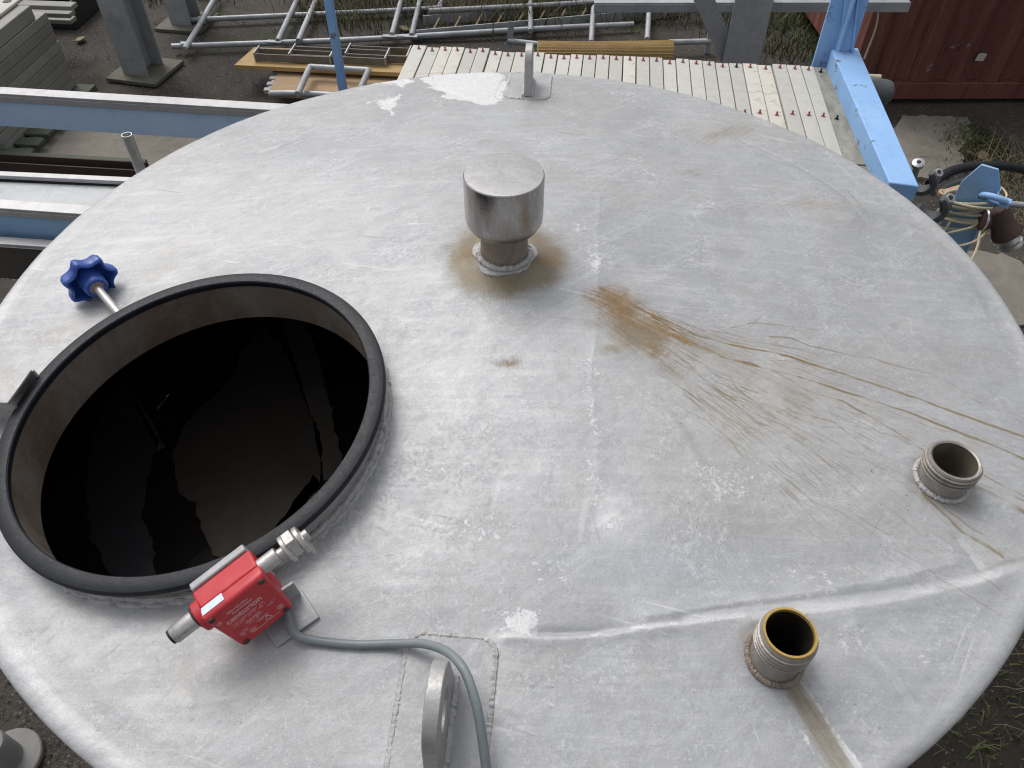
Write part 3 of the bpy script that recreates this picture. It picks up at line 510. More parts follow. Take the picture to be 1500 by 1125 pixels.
# vent with cap
vb = V3(0, .004, cone(0, .004) - .002)
vn = MB(); vn.lathe([(.036, 0), (.0355, .012), (.0345, .05), (.0345, .075), (.030, .075), (.030, 0)], vb, n=48); vn = vn.build('vent_neck', M['brown_weld'], tank)
ring_bead('weld_bead', 0, lambda a: vb + V3(.0385 * math.cos(a), .0385 * math.sin(a), .004) + rng.normal(0, .0004, 3), .0042, M['weld'], vn, 110, .3)
dbl = MB(); dp_ = []
for k in range(40):
    a = 2 * math.pi * k / 40; rd = .0475 + .003 * math.sin(3 * a + 1) + .002 * math.sin(5 * a) + random.uniform(-.002, .002); dp_.append((rd * math.cos(a), rd * math.sin(a)))
dbl.prism(dp_, vb + V3(0, 0, -.004), (1, 0, 0), (0, 1, 0), .0055); dbl.build('doubler_plate', M['weld'], vn, bevel=.001)
cap = MB(); zt = .137
cap.lathe([(.0001, zt + .0025), (.02, zt + .0028), (.045, zt + .0030), (.0550, zt + .0024), (.0562, zt + .0010), (.0566, zt - .002), (.0566, .072), (.0556, .066), (.0510, .058), (.044, .0555), (.0345, .055), (.0345, .062), (.055, .075), (.055, zt - .006), (.0001, zt - .004)], vb, n=72, mis=[1, 1, 1, 1] + [0] * 10)
cap.build('vent_cap', [M['cap_steel'], M['cap_top']], tank, smooth=30)
# two threaded pipe stubs
def stub(name, base_px, h, ro, mats, gold=None, label=None):
    b = roof(*base_px); nn = nrm(roof_n(b) * .15 + V3(0, 0, 1) * .85)
    ri = ro * .80; q = MB()
    q.lathe([(ro * .95, -.006), (ro * .90, .005), (ro * .845, h * .30), (ro * .845, h * .50), (ri + .0002, h * .52)], b, nn, 56); o = q.build(name, mats[0], tank)
    bore = MB(); bore.lathe([(ri, h - .0008), (ri * .995, h * .5), (ri * .99, -.09)], b, nn, 56); bore.build('bore', mats[2], o)
    if label: o['label'] = label
    th_ = MB(); pr = [(ri + .0004, h * .50), (ro * .90, h * .50), (ro * 1.0, h * .54)]; k = h * .54
    while k < h * .86: pr += [(ro * 1.03, k + .0008), (ro * 1.03, k + .0030), (ro * .92, k + .0040), (ro * .92, k + .0050)]; k += .0060
    pr += [(ro * .985, h * .93), (ro * .965, h - .0015), (ro * .94, h), (ri + .0025, h), (ri + .0004, h - .0015)]
    th_.lathe(pr, b, nn, 64); th_.build('thread', mats[1], o, smooth=25)
    if gold: MB().lathe([(ri + .0002, h - .001), (ri + .0010, h + .0022), (ro * .915, h + .0022), (ro * .94, h + .0004)], b, nn, 64).build('seal_ring', gold, o)
    x_, y_, z_ = frame(nn)
    def fn(a):
        p = b + (x_ * math.cos(a) + y_ * math.sin(a)) * ro * .985; return V3(p[0], p[1], cone(p[0], p[1]) + .0015) + rng.normal(0, .0002, 3)
    ring_bead('weld_bead', 0, fn, .0031, mats[3], o, 150, .25)
    return h
M['brass'] = weathered('brass_ring', (.50, .32, .085), (.40, .29, .12), (.20, .18, .15), .42, .6, 35, .7, .1)
M['bore'] = weathered('bore_film', (.17, .145, .11), (.12, .10, .08), (.07, .06, .05), .5, .2, 30, .5)
M['bore_dark'] = weathered('dark_bore', (.03, .025, .02), (.02, .018, .015), (.012, .01, .01), .5, .2, 30, .5)
hA = stub('pipe_stub', (1134, 963.5), .0600, .0290, (M['stub_steel'], M['stub_steel'], M['bore_dark'], M['brown_weld']), M['brass'], 'pipe stub with a brass coloured ring in its mouth')
hB = stub('pipe_stub', (1378, 703), .0430, .0325, (M['stub_steel'], M['stub_steel'], M['bore'], M['weld']), None, 'bare grey threaded pipe stub')
# lifting lugs on welded pads
def lug(ang, r0, r1, wd, lr):
    e = V3(math.cos(ang), math.sin(ang), 0); s_ = V3(-math.sin(ang), math.cos(ang), 0); k = TC / TR; E_ = nrm(e - V3(0, 0, k)); N_ = nrm(np.cross(E_, s_)); N_ = N_ if N_[2] > 0 else -N_
    b = e * ((r0 + r1) / 2); b[2] = cone(b[0], b[1]); L = r1 - r0; cr = .018; pl = []
    for cx, cy, a0 in ((L / 2 - cr, wd / 2 - cr, 0), (-L / 2 + cr, wd / 2 - cr, 90), (-L / 2 + cr, -wd / 2 + cr, 180), (L / 2 - cr, -wd / 2 + cr, 270)):
        for j in range(7): a = math.radians(a0 + 15 * j); pl.append((cx + cr * math.cos(a), cy + cr * math.sin(a)))
    Y_ = np.cross(N_, E_); pad = MB().prism(pl, b - N_ * .004, E_, Y_, .0085).build('lug_pad', M['pad'], tank, bevel=.0012)
    pts = []; P = np.array(pl + pl[:1]); seg = np.linalg.norm(np.diff(P, axis=0), axis=1); cum = np.concatenate([[0], np.cumsum(seg)]); tot = cum[-1]; nb = 220
    for j in range(nb): s = tot * j / nb; px_, py_ = np.interp(s, cum, P[:, 0]), np.interp(s, cum, P[:, 1]); pts.append(b + E_ * px_ * 1.01 + Y_ * py_ * 1.01 + N_ * .0010 + rng.normal(0, .00022, 3))
    MB().tube(pts, [.0038 * (1 + .25 * random.random() + .12 * math.sin(i * 2.1)) for i in range(len(pts))], 8, closed=True).build('weld_bead', M['weld'], pad)
    # the lug: an upright plate in the radial plane with an eye
    lb = e * lr; lb[2] = cone(lb[0], lb[1]) + .003; hl, wl, tk, hr = .098, .105, .0150, .019; out = []
    for a in range(0, 181, 12): out.append((wl * .40 * math.cos(math.radians(a)), hl - wl * .40 + wl * .40 * math.sin(math.radians(a))))
    out += [(-wl / 2, 0), (wl / 2, 0)]
    ih = [(hr * math.cos(2 * math.pi * j / 24), hl * .56 + hr * math.sin(2 * math.pi * j / 24)) for j in range(24)]
    # outline with an eye: bridge quads between matching angles
    no = 48; og = []
    oc = np.array(out); cen = np.array((0, hl * .56))
    for j in range(no):
        a = 2 * math.pi * j / no; dd = np.array((math.cos(a), math.sin(a))); best = None
        for i in range(len(oc)):
            p, q = oc[i] - cen, oc[(i + 1) % len(oc)] - cen; den = dd[0] * (q - p)[1] - dd[1] * (q - p)[0]
            if abs(den) < 1e-12: continue
            t = (p[0] * (q - p)[1] - p[1] * (q - p)[0]) / den; u = (p[0] * dd[1] - p[1] * dd[0]) / den
            if t > 0 and -1e-9 <= u <= 1 + 1e-9: best = t if best is None else max(best, t)
        og.append(cen + dd * best)
    ig = [cen + hr * np.array((math.cos(2 * math.pi * j / no), math.sin(2 * math.pi * j / no))) for j in range(no)]
    g_ = MB(); vs = []
    for sd_ in (-1, 1):
        for p in og + ig: vs.append(lb + E_ * p[0] + V3(0, 0, 1) * p[1] + s_ * sd_ * tk / 2)
    fs = []
    for j in range(no):
        k2 = (j + 1) % no; B = 2 * no
        fs += [(j, k2, no + k2, no + j), (B + k2, B + j, B + no + j, B + no + k2), (k2, j, B + j, B + k2), (no + j, no + k2, B + no + k2, B + no + j)]
    g_.add(vs, fs); lg = g_.build('lifting_lug', M['steel_dull'], tank, bevel=.0012, smooth=30)
    for sd_ in (-1, 1):
        pp = [lb + E_ * q + s_ * sd_ * (tk / 2 + .001) + N_ * .003 + rng.normal(0, .0004, 3) for q in np.linspace(-wl / 2, wl / 2, 40)]
        MB().tube(pp, [.0036 * (1 + .4 * random.random()) for _ in pp], 8).build('weld_bead', M['weld'], lg)
pf0, pf1 = roof(662, 930), roof(662, 1125); a_f = math.atan2(pf0[1] + pf1[1], pf0[0] + pf1[0])
lug(math.atan2(.668, .054), .625, .775, .090, .678)
lug(math.atan2(-.632, -.062), .575, .745, .092, .668)
#@@REST

# ------------------------------------------------------------------ safety switch, its cable, the clamp knob
A_ = V3(-.2952, -.5898, 2.300); T_ = nrm((.774, .5813, .251)); D_ = nrm((.3112, -.004, -.9503)); E_ = nrm((-.5514, .8137, -.1839)); W_, H_, DP = .0709, .0686, .0434
sw = thing('safety_switch', A_ + T_ * W_ / 2 + D_ * H_, 'red metal safety switch box with white print beside the manhole', 'switch box'); SO = np.array(sw.location)
sp = lambda t, d, e: A_ + T_ * t + D_ * d + E_ * e
def swbox(lo, hi):        # box in switch coordinates (along, down, inward)
    c = [(a + b) / 2 for a, b in zip(lo, hi)]; return sp(*c), [b - a for a, b in zip(lo, hi)], (T_, D_, E_)
bm = MB()
def hull(levels):         # stacked rounded outlines -> closed body
    m = MB(); n = len(levels[0]); vs = [p for L in levels for p in L]; fs = []
    for i in range(len(levels) - 1): fs += [(i * n + k, i * n + (k + 1) % n, (i + 1) * n + (k + 1) % n, (i + 1) * n + k) for k in range(n)]
    fs += [tuple(range(n))[::-1], tuple(range((len(levels) - 1) * n, len(levels) * n))]; return m.add(vs, fs)
def outl(e, g, k=0.0):    # outline of the box at depth e, grown by g, narrower at the bottom by k
    c = [(-g, -g), (W_ * .5, -g), (W_ + g, -g), (W_ + g - k * .5, H_ * .5), (W_ + g - k, H_ + g), (W_ * .5, H_ + g), (-g + k, H_ + g), (-g + k * .5, H_ * .5)]
    return [sp(a, b, e) for a, b in c]
hull([outl(.016, 0, .004), outl(.0035, 0, .004), outl(0, -.0028, .004)][::-1]).build('lid', M['red_box'], sw, SO, bevel=.0022, seg=3)
hull([outl(.0168, -.0012, .004), outl(DP, -.0006, .003)]).build('body', M['red_box'], sw, SO, bevel=.003, seg=3)
bp = MB(); bp.box(*swbox((.002, -.001, DP + .001), (W_ - .004, H_ * .9, DP + .011))); bp.build('backing_plate', M['pad'], sw, SO, bevel=.002, seg=3)
for t_, d_ in ((.0065, .0065), (W_ - .0065, .0065), (W_ - .011, H_ - .007), (.011, H_ - .007)):
    q = MB(); q.lathe([(.0035, .0006), (.0035, -.0006), (.0030, -.0012), (.0012, -.0004), (.0001, -.0004)], sp(t_, d_, 0), E_, 20); q.build('screw', M['iron'], sw, SO)
pa, pe = .010, .020
pn = MB(); pn.tube([sp(-.0335, pa, pe), sp(-.0325, pa, pe), sp(-.008, pa, pe), sp(.0, pa, pe)], [.0086, .0094, .0094, .0094], 28); pn.build('hinge_pin', M['pin_steel'], sw, SO)
MB().tube([sp(-.0362, pa, pe), sp(-.0335, pa, pe)], .0078, 24).build('pin_cap', M['plug_black'], sw, SO)
MB().tube([sp(-.0075, pa, pe), sp(.0, pa, pe)], .0122, 28).build('pin_collar', M['black_plastic'], sw, SO, bevel=.001)
MB().tube([sp(-.0055, pa + .003, pe), sp(.004, pa + .003, pe)], .0165, 28).build('hinge_boss', M['red_box'], sw, SO, bevel=.002)
MB().tube([sp(W_ - .002, pa, pe), sp(W_ + .0195, pa, pe)], .0088, 28).build('hinge_pin', M['pin_steel'], sw, SO, bevel=.001)
for s0, dn in ((.098, .002), (.114, .004)):
    MB().tube([sp(s0, pa + dn, pe), sp(s0 + .0055, pa + dn, pe)], .0155, 36).build('washer', M['pin_steel'], sw, SO, bevel=.001)
MB().tube([sp(W_ + .0195, pa + .002, pe), sp(.1255, pa + .003, pe)], .0060, 20).build('hinge_rod', M['pin_steel'], sw, SO)
MB().box(*swbox((.103, -.006, pe - .013), (.114, .018, pe + .004))).build('hinge_block', M['pin_steel'], sw, SO, bevel=.0012)
MB().box(*swbox((.1165, .006, pe - .010), (.1205, .034, pe + .004))).build('hinge_tab', M['pin_steel'], sw, SO, bevel=.0008)
st = MB(); st.box(*swbox((.0030, -.0006, .006), (.0275, -.0002, .0155))); st.build('sticker', weathered('pale_sticker', (.50, .62, .72), (.66, .70, .74), (.25, .40, .52), .5, 0, 160, .7, 0), sw, SO)
gl = MB(); gl.lathe([(.0085, -.004), (.0085, .006), (.0072, .007), (.0072, .013), (.0052, .0145)], sp(W_ - .016, H_ + .001, .022), D_, 8); gl.build('cable_gland', M['cast'], sw, SO)
# mounting foot
mb = MB(); bc = sp(W_ * .72, H_ + .012, .014); bn = roof_n(bc); bx, by, bz = frame(bn, T_); fc = V3(bc[0], bc[1], cone(bc[0], bc[1])) + bx * .004
mb.box(fc + bz * .0028 - by * .004, (.052, .038, .004), (bx, by, bz)); mb.box(fc + bz * .018 + by * .014, (.046, .004, .034), (bx, by, bz)); mb.build('mounting_foot', M['pad'], sw, SO, bevel=.0012)
# lettering
def text(s, t, d, size, font_scale=(1, 1), align='LEFT'):
    cu = bpy.data.curves.new('lettering', 'FONT'); cu.body = s; cu.size = size; cu.extrude = .00004; cu.align_x = align
    tmp = bpy.data.objects.new('tmp', cu); COL.objects.link(tmp); bpy.context.view_layer.update()
    me = bpy.data.meshes.new_from_object(tmp); bpy.data.objects.remove(tmp)
    X = T_ * font_scale[0]; Y = -D_; Z = -E_; o = sp(t, d, -.00022) - SO
    me.transform(Matrix(((X[0], Y[0], Z[0], o[0]), (X[1], Y[1], Z[1], o[1]), (X[2], Y[2], Z[2], o[2]), (0, 0, 0, 1))))
    me.materials.clear(); me.materials.append(M['white_ink']); ob = bpy.data.objects.new('lettering', me); COL.objects.link(ob); ob.parent = sw; return ob
text('Allen-Bradley', .020, .0135, .0040, (1.1, 1)); text('Guardmaster', .023, .0178, .0040, (1.1, 1)); text('centurion', .0125, .0262, .0102, (1.02, 1))
ln = MB()
def dashes(t0, t1, d, h=.0007, fill=.72):
    t = t0
    while t < t1:
        wd = random.uniform(.0006, .0022); wd = min(wd, t1 - t)
        if random.random() < fill: ln.box(sp(t + wd / 2, d, -.00022), (wd, h, .00006), (T_, D_, E_))
        t += wd + .0004
for d, a, b in ((.0300, .014, .052), (.0320, .014, .054), (.0341, .014, .050), (.0380, .026, .042), (.0400, .024, .046), (.0420, .027, .044), (.0440, .026, .038), (.0375, .050, .061), (.0395, .051, .060), (.0462, .012, .022), (.0482, .012, .021), (.0502, .013, .021), (.0520, .014, .020), (.0475, .032, .046), (.0495, .034, .045), (.0575, .026, .055)): dashes(a, b, d)
def ringmark(t, d, a, b):
    P = [sp(t + a * math.cos(k * math.pi / 10), d + b * math.sin(k * math.pi / 10), -.0002) for k in range(20)]; ln.tube(P, .00022, 4, closed=True)
ringmark(.0085, .0165, .0020, .0020); ringmark(.0095, .0165, .0010, .0010); ringmark(.0245, .0545, .0036, .0026); ringmark(.0245, .0545, .0022, .0014); ringmark(.0585, .0520, .0036, .0026); ringmark(.0585, .0520, .0018, .0014)
tri = [(.0395, .0555), (.0465, .0555), (.0430, .0498)]
for i in range(3): (a, b), (c, d) = tri[i], tri[(i + 1) % 3]; ln.tube([sp(a, b, -.0002), sp(c, d, -.0002)], .00025, 4)
ln.build('small_print', M['white_ink'], sw, SO, smooth=0)

def catmull(P, n=8):
    P = [np.asarray(p, float) for p in P]; Q = [2 * P[0] - P[1]] + P + [2 * P[-1] - P[-2]]; out = []
    for i in range(1, len(Q) - 2):
        for k in range(n):
            t = k / n; a, b, c, d = Q[i - 1], Q[i], Q[i + 1], Q[i + 2]
            out.append(.5 * (2 * b + (c - a) * t + (2 * a - 5 * b + 4 * c - d) * t * t + (3 * b - a - 3 * c + d) * t ** 3))
    return out + [P[-1]]
def lifted(u, v, h):      # point a height h above the tank top, seen at that place
    z = TH + .03
    for _ in range(30): q = at(u, v, z); z = cone(q[0], q[1]) + h
    return q
g0 = sp(W_ - .016, H_ + .012, .022)
cb = [g0, lifted(432, 928, .010), lifted(462, 938, .006), (lifted(520, 944, .0056)), lifted(575, 943, .009), lifted(620, 943, .022), lifted(655, 955, .040), lifted(680, 982, .052), lifted(697, 1030, .050), lifted(707, 1085, .036), lifted(714, 1140, .018), lifted(720, 1190, .004)]
tag(MB().tube(catmull(cb, 7), .0047, 14).build('switch_cable', M['cable_grey']), 'grey cable running from the red switch box over the front lug', 'cable')

kp0, kp1 = lifted(176, 462, .016), lifted(144, 424, .026); ax = nrm(kp1 - kp0); gc = kp1 + ax * .004
kn = thing('clamp_knob', kp0, 'blue plastic star knob on a threaded rod behind the manhole', 'knob'); KO = np.array(kn.location)
MB().tube([kp0 - ax * .022, gc + ax * .012], .0060, 18).build('threaded_rod', M['pin_steel'], kn, KO)
rr_ = MB(); pts = []
for k in range(26): a = k * 1.25; x_, y_, _ = frame(ax); pts.append(kp0 + ax * (-.012 + k * .0016) + (x_ * math.cos(a) + y_ * math.sin(a)) * .0056)
hub = MB(); hub.lathe([(.0085, .004), (.0095, .0), (.0155, -.001), (.0168, .0008), (.0175, .006), (.0185, .020), (.020, .034)], gc, ax, 40); hub.build('hub', M['knob'], kn, KO)
MB().lathe([(.0062, -.0008), (.0095, -.0008), (.0115, .0006), (.0125, .0006)], gc, ax, 28).build('nut', M['brown_weld'], kn, KO)
gp = MB(); x_, y_, _ = frame(ax, (0, 0, 1)); nl, nn_ = 7, 98; vs = []
def lobe(a, r): return r * (1 + .115 * math.cos(nl * a) + .022 * math.cos(2 * nl * a))
levels = [(.0295, .016), (.0325, .0135), (.0350, .0145), (.0362, .020), (.0355, .030), (.0325, .037), (.026, .041), (.014, .0425), (.0005, .043)]
inner = [(.020, .034), (.0270, .030), (.0285, .020)]
lv = inner + levels
for r_, h_ in lv:
    for k in range(nn_):
        a = 2 * math.pi * k / nn_; q = lobe(a + .25, r_) if r_ > .0205 else r_; vs.append(gc + ax * h_ + (x_ * math.cos(a) + y_ * math.sin(a)) * q)
fs = [(i * nn_ + k, i * nn_ + (k + 1) % nn_, (i + 1) * nn_ + (k + 1) % nn_, (i + 1) * nn_ + k) for i in range(len(lv) - 1) for k in range(nn_)]
gp.add(vs, fs); gp.build('grip', M['knob'], kn, KO, smooth=60)

# ------------------------------------------------------------------ filter press behind the tank
ex = nrm((.992, -.125, 0)); ey = nrm((.125, .992, 0)); ez = V3(0, 0, 1)
PZ = 1.74; L0 = at(606, 66, PZ); R0 = at(1190, 97, PZ)
press = thing('filter_press', (L0 + R0) / 2 * V3(1, 1, 0), 'white plates packed side by side in a blue steel frame behind the tank', 'filter press'); PO = np.array(press.location)
plugs = [580 + a / 3.125 for a in (108, 168, 226, 283, 342, 398, 455, 513, 573, 653, 711, 769, 828, 886, 948, 1007, 1070, 1131, 1192, 1252, 1312, 1373, 1433)] + [1000 + a / 3 for a in (173, 235, 293, 365, 422, 490, 548)]
def along(u):             # distance along the row for a plug seen at column u
    v = 71 + (u - 614.6) * (100 - 71) / (1205 - 614.6); return float((at(u, v, PZ) - L0) @ ex)
ss = [along(u) for u in plugs]; b_ = [ss[0] - (ss[1] - ss[0]) * .62] + [(a + c) / 2 for a, c in zip(ss, ss[1:])] + [ss[-1] + (ss[-1] - ss[-2]) * .5]
PL, PH, GAP = .64, .46, .0034
pg = MB(); pg.lathe([(.0072, .0005), (.0066, .0018), (.0034, .0022), (.0030, .009), (.0034, .0095), (.0034, .0125), (.0001, .013)], (0, 0, 0), n=10); po = pg.build('plug', M['plug_red'], press); plug_mesh = po.data; bpy.data.objects.remove(po)
def plug_copy(parent, loc, black=False):
    o = bpy.data.objects.new('plug', plug_mesh); COL.objects.link(o); o.parent = parent; o.location = loc
    if black: o.material_slots[0].link = 'OBJECT'; o.material_slots[0].material = M['plug_black']
    return o
prz = math.atan2(ex[1], ex[0])
rest_edges = (0, 9, 16, 29)
for i in range(len(ss)):
    a, c = b_[i], b_[i + 1]; g0_ = .006 if i in (9, 16) else GAP; ctr = L0 + ex * ((a + c) / 2) - ey * (PL / 2 + random.uniform(0, .004)); wd = c - a - g0_
    q = MB()
    q.box((0, 0, -PH / 2), (wd, PL, PH))
    o = q.build('plate', M['plate_white'], press, bevel=.0014, smooth=0); o.location = tuple(ctr + ez * random.uniform(-.006, .004) - PO); o.rotation_euler = (0, 0, prz + random.uniform(-.003, .003))
    if i in (2, 3, 6, 16, 25, 26): o.material_slots[0].link = 'OBJECT'; o.material_slots[0].material = M['plate_stained']
    for yy in (PL / 2 - .030, PL / 2 - .372): plug_copy(o, ((ss[i] - (a + c) / 2) * .6, yy, .0), i == 24 and yy > 0)
# grimy end plate next to the blue beam
a = b_[-1]; wd = .085; q = MB().box((0, 0, -PH / 2), (wd - GAP, PL + .02, PH)); o = q.build('end_plate', M['plate_dirty'], press, bevel=.002, smooth=0); o.location = tuple(L0 + ex * (a + wd / 2) - ey * (PL / 2) - ez * .006 - PO); o.rotation_euler = (0, 0, prz)
for yy in (PL / 2 - .030, PL / 2 - .372): plug_copy(o, (-.02, yy, .0), True)
q = MB().box(L0 + ex * (a + .05) - ey * (PL + .10) - ez * .03, (.10, .16, .05), (ex, ey, ez)); q.build('dirty_ledge', M['plate_dirty'], press, PO, bevel=.002)
# blue cross beam: measured corners of its top
c1, c2, c3, c4 = at(1218, 72, 1.80), at(1257, 70, 1.80), at(1347, 273, 1.80), at(1303, 267, 1.80)
q = MB(); top = [c1, c2, c3, c4]; q.add(top + [p - ez * .10 for p in top], [(0, 3, 2, 1), (4, 5, 6, 7), (0, 1, 5, 4), (1, 2, 6, 5), (2, 3, 7, 6), (3, 0, 4, 7)]); bmo = q.build('cross_beam', M['blue'], press, PO, bevel=.004, seg=3)
fd = nrm(c4 - c1); q = MB(); mid = (c3 + c4) / 2 - ez * .045; q.lathe([(.0001, .004), (.006, .004), (.0085, .0015), (.0085, -.002)], mid + fd * .0, fd, 16); q.build('bolt', M['iron'], bmo, PO)
pb = at(1203, 97, 1.74); q = MB(); q.box(V3(pb[0], pb[1], 1.15) + ey * .035 + ex * .01, (.070, .012, 2.3), (ex, ey, ez)); q.box(V3(pb[0], pb[1], 1.15) + ey * .01 + ex * .040, (.010, .050, 2.3), (ex, ey, ez)); q.box(V3(pb[0], pb[1], 1.15) + ey * .02 + ex * .072, (.05, .010, 2.3), (ex, ey, ez)); q.build('post', M['blue'], press, PO, bevel=.002)
b0 = (c1 + c2) / 2 + fd * .02; b1 = V3(pb[0], pb[1], 1.985) + ex * .035 + ey * .02; q = MB(); q.bar(b0, b1, .045, .008, up=ey); q.bar(b0 + ex * .02, b1 + ex * .02, .008, .03, up=ey); q.build('brace', M['blue'], press, PO, bevel=.0015)
# hydraulic drum behind the beam
q = MB(); dc = at(1290, 135, 1.66); q.lathe([(.0001, .04), (.030, .038), (.042, .028), (.046, .01), (.046, -.09), (.0001, -.09)], dc, nrm(ex - ez * .1), 36); q.build('drum', M['cast'], press, PO)
q = MB(); dc = at(1277, 114, 1.70); q.lathe([(.0001, .03), (.013, .03), (.013, -.04)], dc, ex, 16); q.build('drum_fitting', M['rope'], press, PO)
# slim blue post left
sp_ = at(500, 127, 1.2); q = MB(); q.box(V3(sp_[0], sp_[1], 1.5), (.034, .005, 3.0), (ex, ey, ez)); q.box(V3(sp_[0], sp_[1], 1.5) + ex * .0155 + ey * .020, (.005, .036, 3.0), (ex, ey, ez)); q.build('slim_post', M['blue'], press, PO, bevel=.001)
# side rails and drip tray running to the left
def rail(name, pa, pb_, z, wd, web, matw, lip=.022):
    a, b = at(*pa, z), at(*pb_, z); d = nrm(b - a); a = a - d * 1.6; b = b + d * .35; nrm_ = np.cross(ez, d)
    q = MB(); q.bar(a + nrm_ * wd / 2 - ez * .006, b + nrm_ * wd / 2 - ez * .006, wd, .012); q.bar(a + nrm_ * .004 - ez * (.012 + lip / 2), b + nrm_ * .004 - ez * (.012 + lip / 2), .008, lip); o = q.build(name, M['rail_cap'], press, PO, bevel=.002)
    q = MB(); q.bar(a + nrm_ * .020 - ez * (.010 + web / 2), b + nrm_ * .020 - ez * (.010 + web / 2), .010, web); q.build('web', matw, o, PO); return o
rail('side_rail', (0, 137), (398, 161), 1.46, .058, .150, M['blue_pale'], .026)
rail('side_rail', (0, 305), (112, 313), 1.50, .052, .16, M['blue_deep'], .020)
rail('lower_rail', (0, 357), (60, 361), 1.40, .040, .16, M['dark_steel'], .004)
rail('tray_edge', (0, 257), (150, 264), 1.40, .030, .02, M['dark_steel'], .004)  # dark web colour stands in for the shade under the lip
ta, tb = at(-200, 258, 1.375), at(230, 276, 1.375); tc_, td = at(-200, 300, 1.36), at(230, 318, 1.36); q = MB(); q.add([ta, tb, td, tc_] + [p - ez * .02 for p in (ta, tb, td, tc_)], [(3, 2, 1, 0), (4, 5, 6, 7), (0, 1, 5, 4), (1, 2, 6, 5), (2, 3, 7, 6), (3, 0, 4, 7)]); q.build('drip_tray', weathered('white_tray', (.50, .515, .52), (.43, .445, .45), (.20, .20, .18), .5, 0, 7, .45, .1), press, PO)

# ------------------------------------------------------------------ steel columns and walkway edge
def column(u, v, z0, rz, hgt, label, plate=.46, sz=.23):
    p = at(u, v, z0); o = thing('steel_column', (p[0], p[1], 0), label, 'column', 'galvanised columns of the steel frame', rz)
    MB().box((0, -sz / 2, hgt / 2), (sz, .016, hgt)).build('flange', M['column'], o, bevel=.002); MB().box((0, sz / 2, hgt / 2), (sz, .016, hgt)).build('flange', M['column'], o, bevel=.002)
    MB().box((0, 0, hgt / 2), (.011, sz - .018, hgt)).build('web', M['column'], o)
    if plate: MB().box((.01, 0, .005), (plate, plate, .030)).build('base_plate', M['base_grime'], o, bevel=.004)
    return o
column(212, 104, 0, math.radians(-14), 3.4, 'galvanised steel column on a mossy base plate left of the blue post')
c2_ = column(274, 33, 0, math.radians(-10), 3.4, 'farther steel column at the top edge between left column and tube frame', .44, .20)
cr = column(1083, 88, 1.0, math.radians(-12), 3.2, 'thick steel column with a sloping brace behind the white plates', 0, .20)
q = MB(); cp = np.array(cr.location); q.bar(V3(cp[0] - .04, cp[1] - .02, .98), V3(cp[0] - .34, cp[1] - .05, 1.45), .10, .012, up=(0, 1, 0)); q.bar(V3(cp[0] - .04, cp[1] + .03, .97), V3(cp[0] - .34, cp[1] + .0, 1.44), .012, .09, up=(0, 1, 0)); o = q.build('brace', M['column'], cr, cp); o.rotation_euler = (0, 0, math.radians(12))
wa, wb = at(975, 4, 1.30), at(1334, 6, 1.30); wa[1] = wb[1] = min(wa[1], wb[1]); q = MB(); q.bar(wa - ez * .02 - V3(.4, 0, 0), wb - ez * .02, .008, .045, up=(0, 0, 1)); q.bar(wa + V3(-.4, .06, .006), wb + V3(0, .06, .006), .12, .006); tag(q.build('walkway_edge', M['galv'], None, wa, bevel=.001), 'galvanised angle edge of a walkway crossing the top right corner', 'walkway')
for (pa_, pb2, pc_), lab in ((((1249, 8), (1246, 22), (1243, 38)), 'short white cord hanging from the walkway edge'), (((1288, 2), (1283, 40), (1266, 86)), 'long white cord hanging in front of the red container')):
    y_ = wb[1] + .02
    P = [CAM + ray(*p) * ((y_ - CAM[1]) / ray(*p)[1]) for p in (pa_, pb2, pc_)]; tag(MB().tube(catmull(P, 6), .0055, 8).build('white_cord', M['rope'], None, P[0]), lab, 'cord')

# ------------------------------------------------------------------ red container
CY = 4.95; cx0, cx1 = at(1238, 150, 0)[0], 8.2
ct = thing('shipping_container', ((cx0 + cx1) / 2, CY + 1.2, 0), 'dark red corrugated steel container at the top right', 'container'); CO = np.array(ct.location)
prof = []; x_ = cx0 + .1; k = 0
while x_ < cx1: prof += [(x_, .050), (x_ + .072, .050), (x_ + .140, 0), (x_ + .210, 0)]; x_ += .278
q = MB(); vs = []; zz = [.165, .6, 1.2, 1.9, 2.6]
for z_ in zz:
    for a, b in prof: vs.append((a, CY + b + random.uniform(-.003, .003), z_))
n_ = len(prof); q.add(vs, [(j * n_ + i, j * n_ + i + 1, (j + 1) * n_ + i + 1, (j + 1) * n_ + i) for j in range(len(zz) - 1) for i in range(n_ - 1)]); q.build('side_wall', M['container'], ct, CO, smooth=0)
MB().box(((cx0 + cx1) / 2, CY + .03, .095), (cx1 - cx0, .075, .135)).build('bottom_rail', M['container'], ct, CO, bevel=.006)
MB().box(((cx0 + cx1) / 2, CY + .045, 2.65), (cx1 - cx0, .07, .10)).build('top_rail', M['container'], ct, CO, bevel=.006)
MB().box((cx0 + .05, CY + .05, 1.35), (.14, .13, 2.6)).build('corner_post', M['container'], ct, CO, bevel=.01)
MB().box(((cx0 + cx1) / 2, CY + 1.25, 1.4), (cx1 - cx0 - .02, 2.25, 2.5)).build('body', M['container'], ct, CO)
q = MB(); lp = CAM + ray(1437, 83) * ((CY - .006 - CAM[1]) / ray(1437, 83)[1]); q.prism([(-.035, -.03), (.03, -.035), (.04, .02), (.0, .03), (-.03, .02)], lp, (1, 0, 0), (0, 0, 1), .002); q.build('paper_scrap', M['plate_white'], ct, CO, smooth=0)

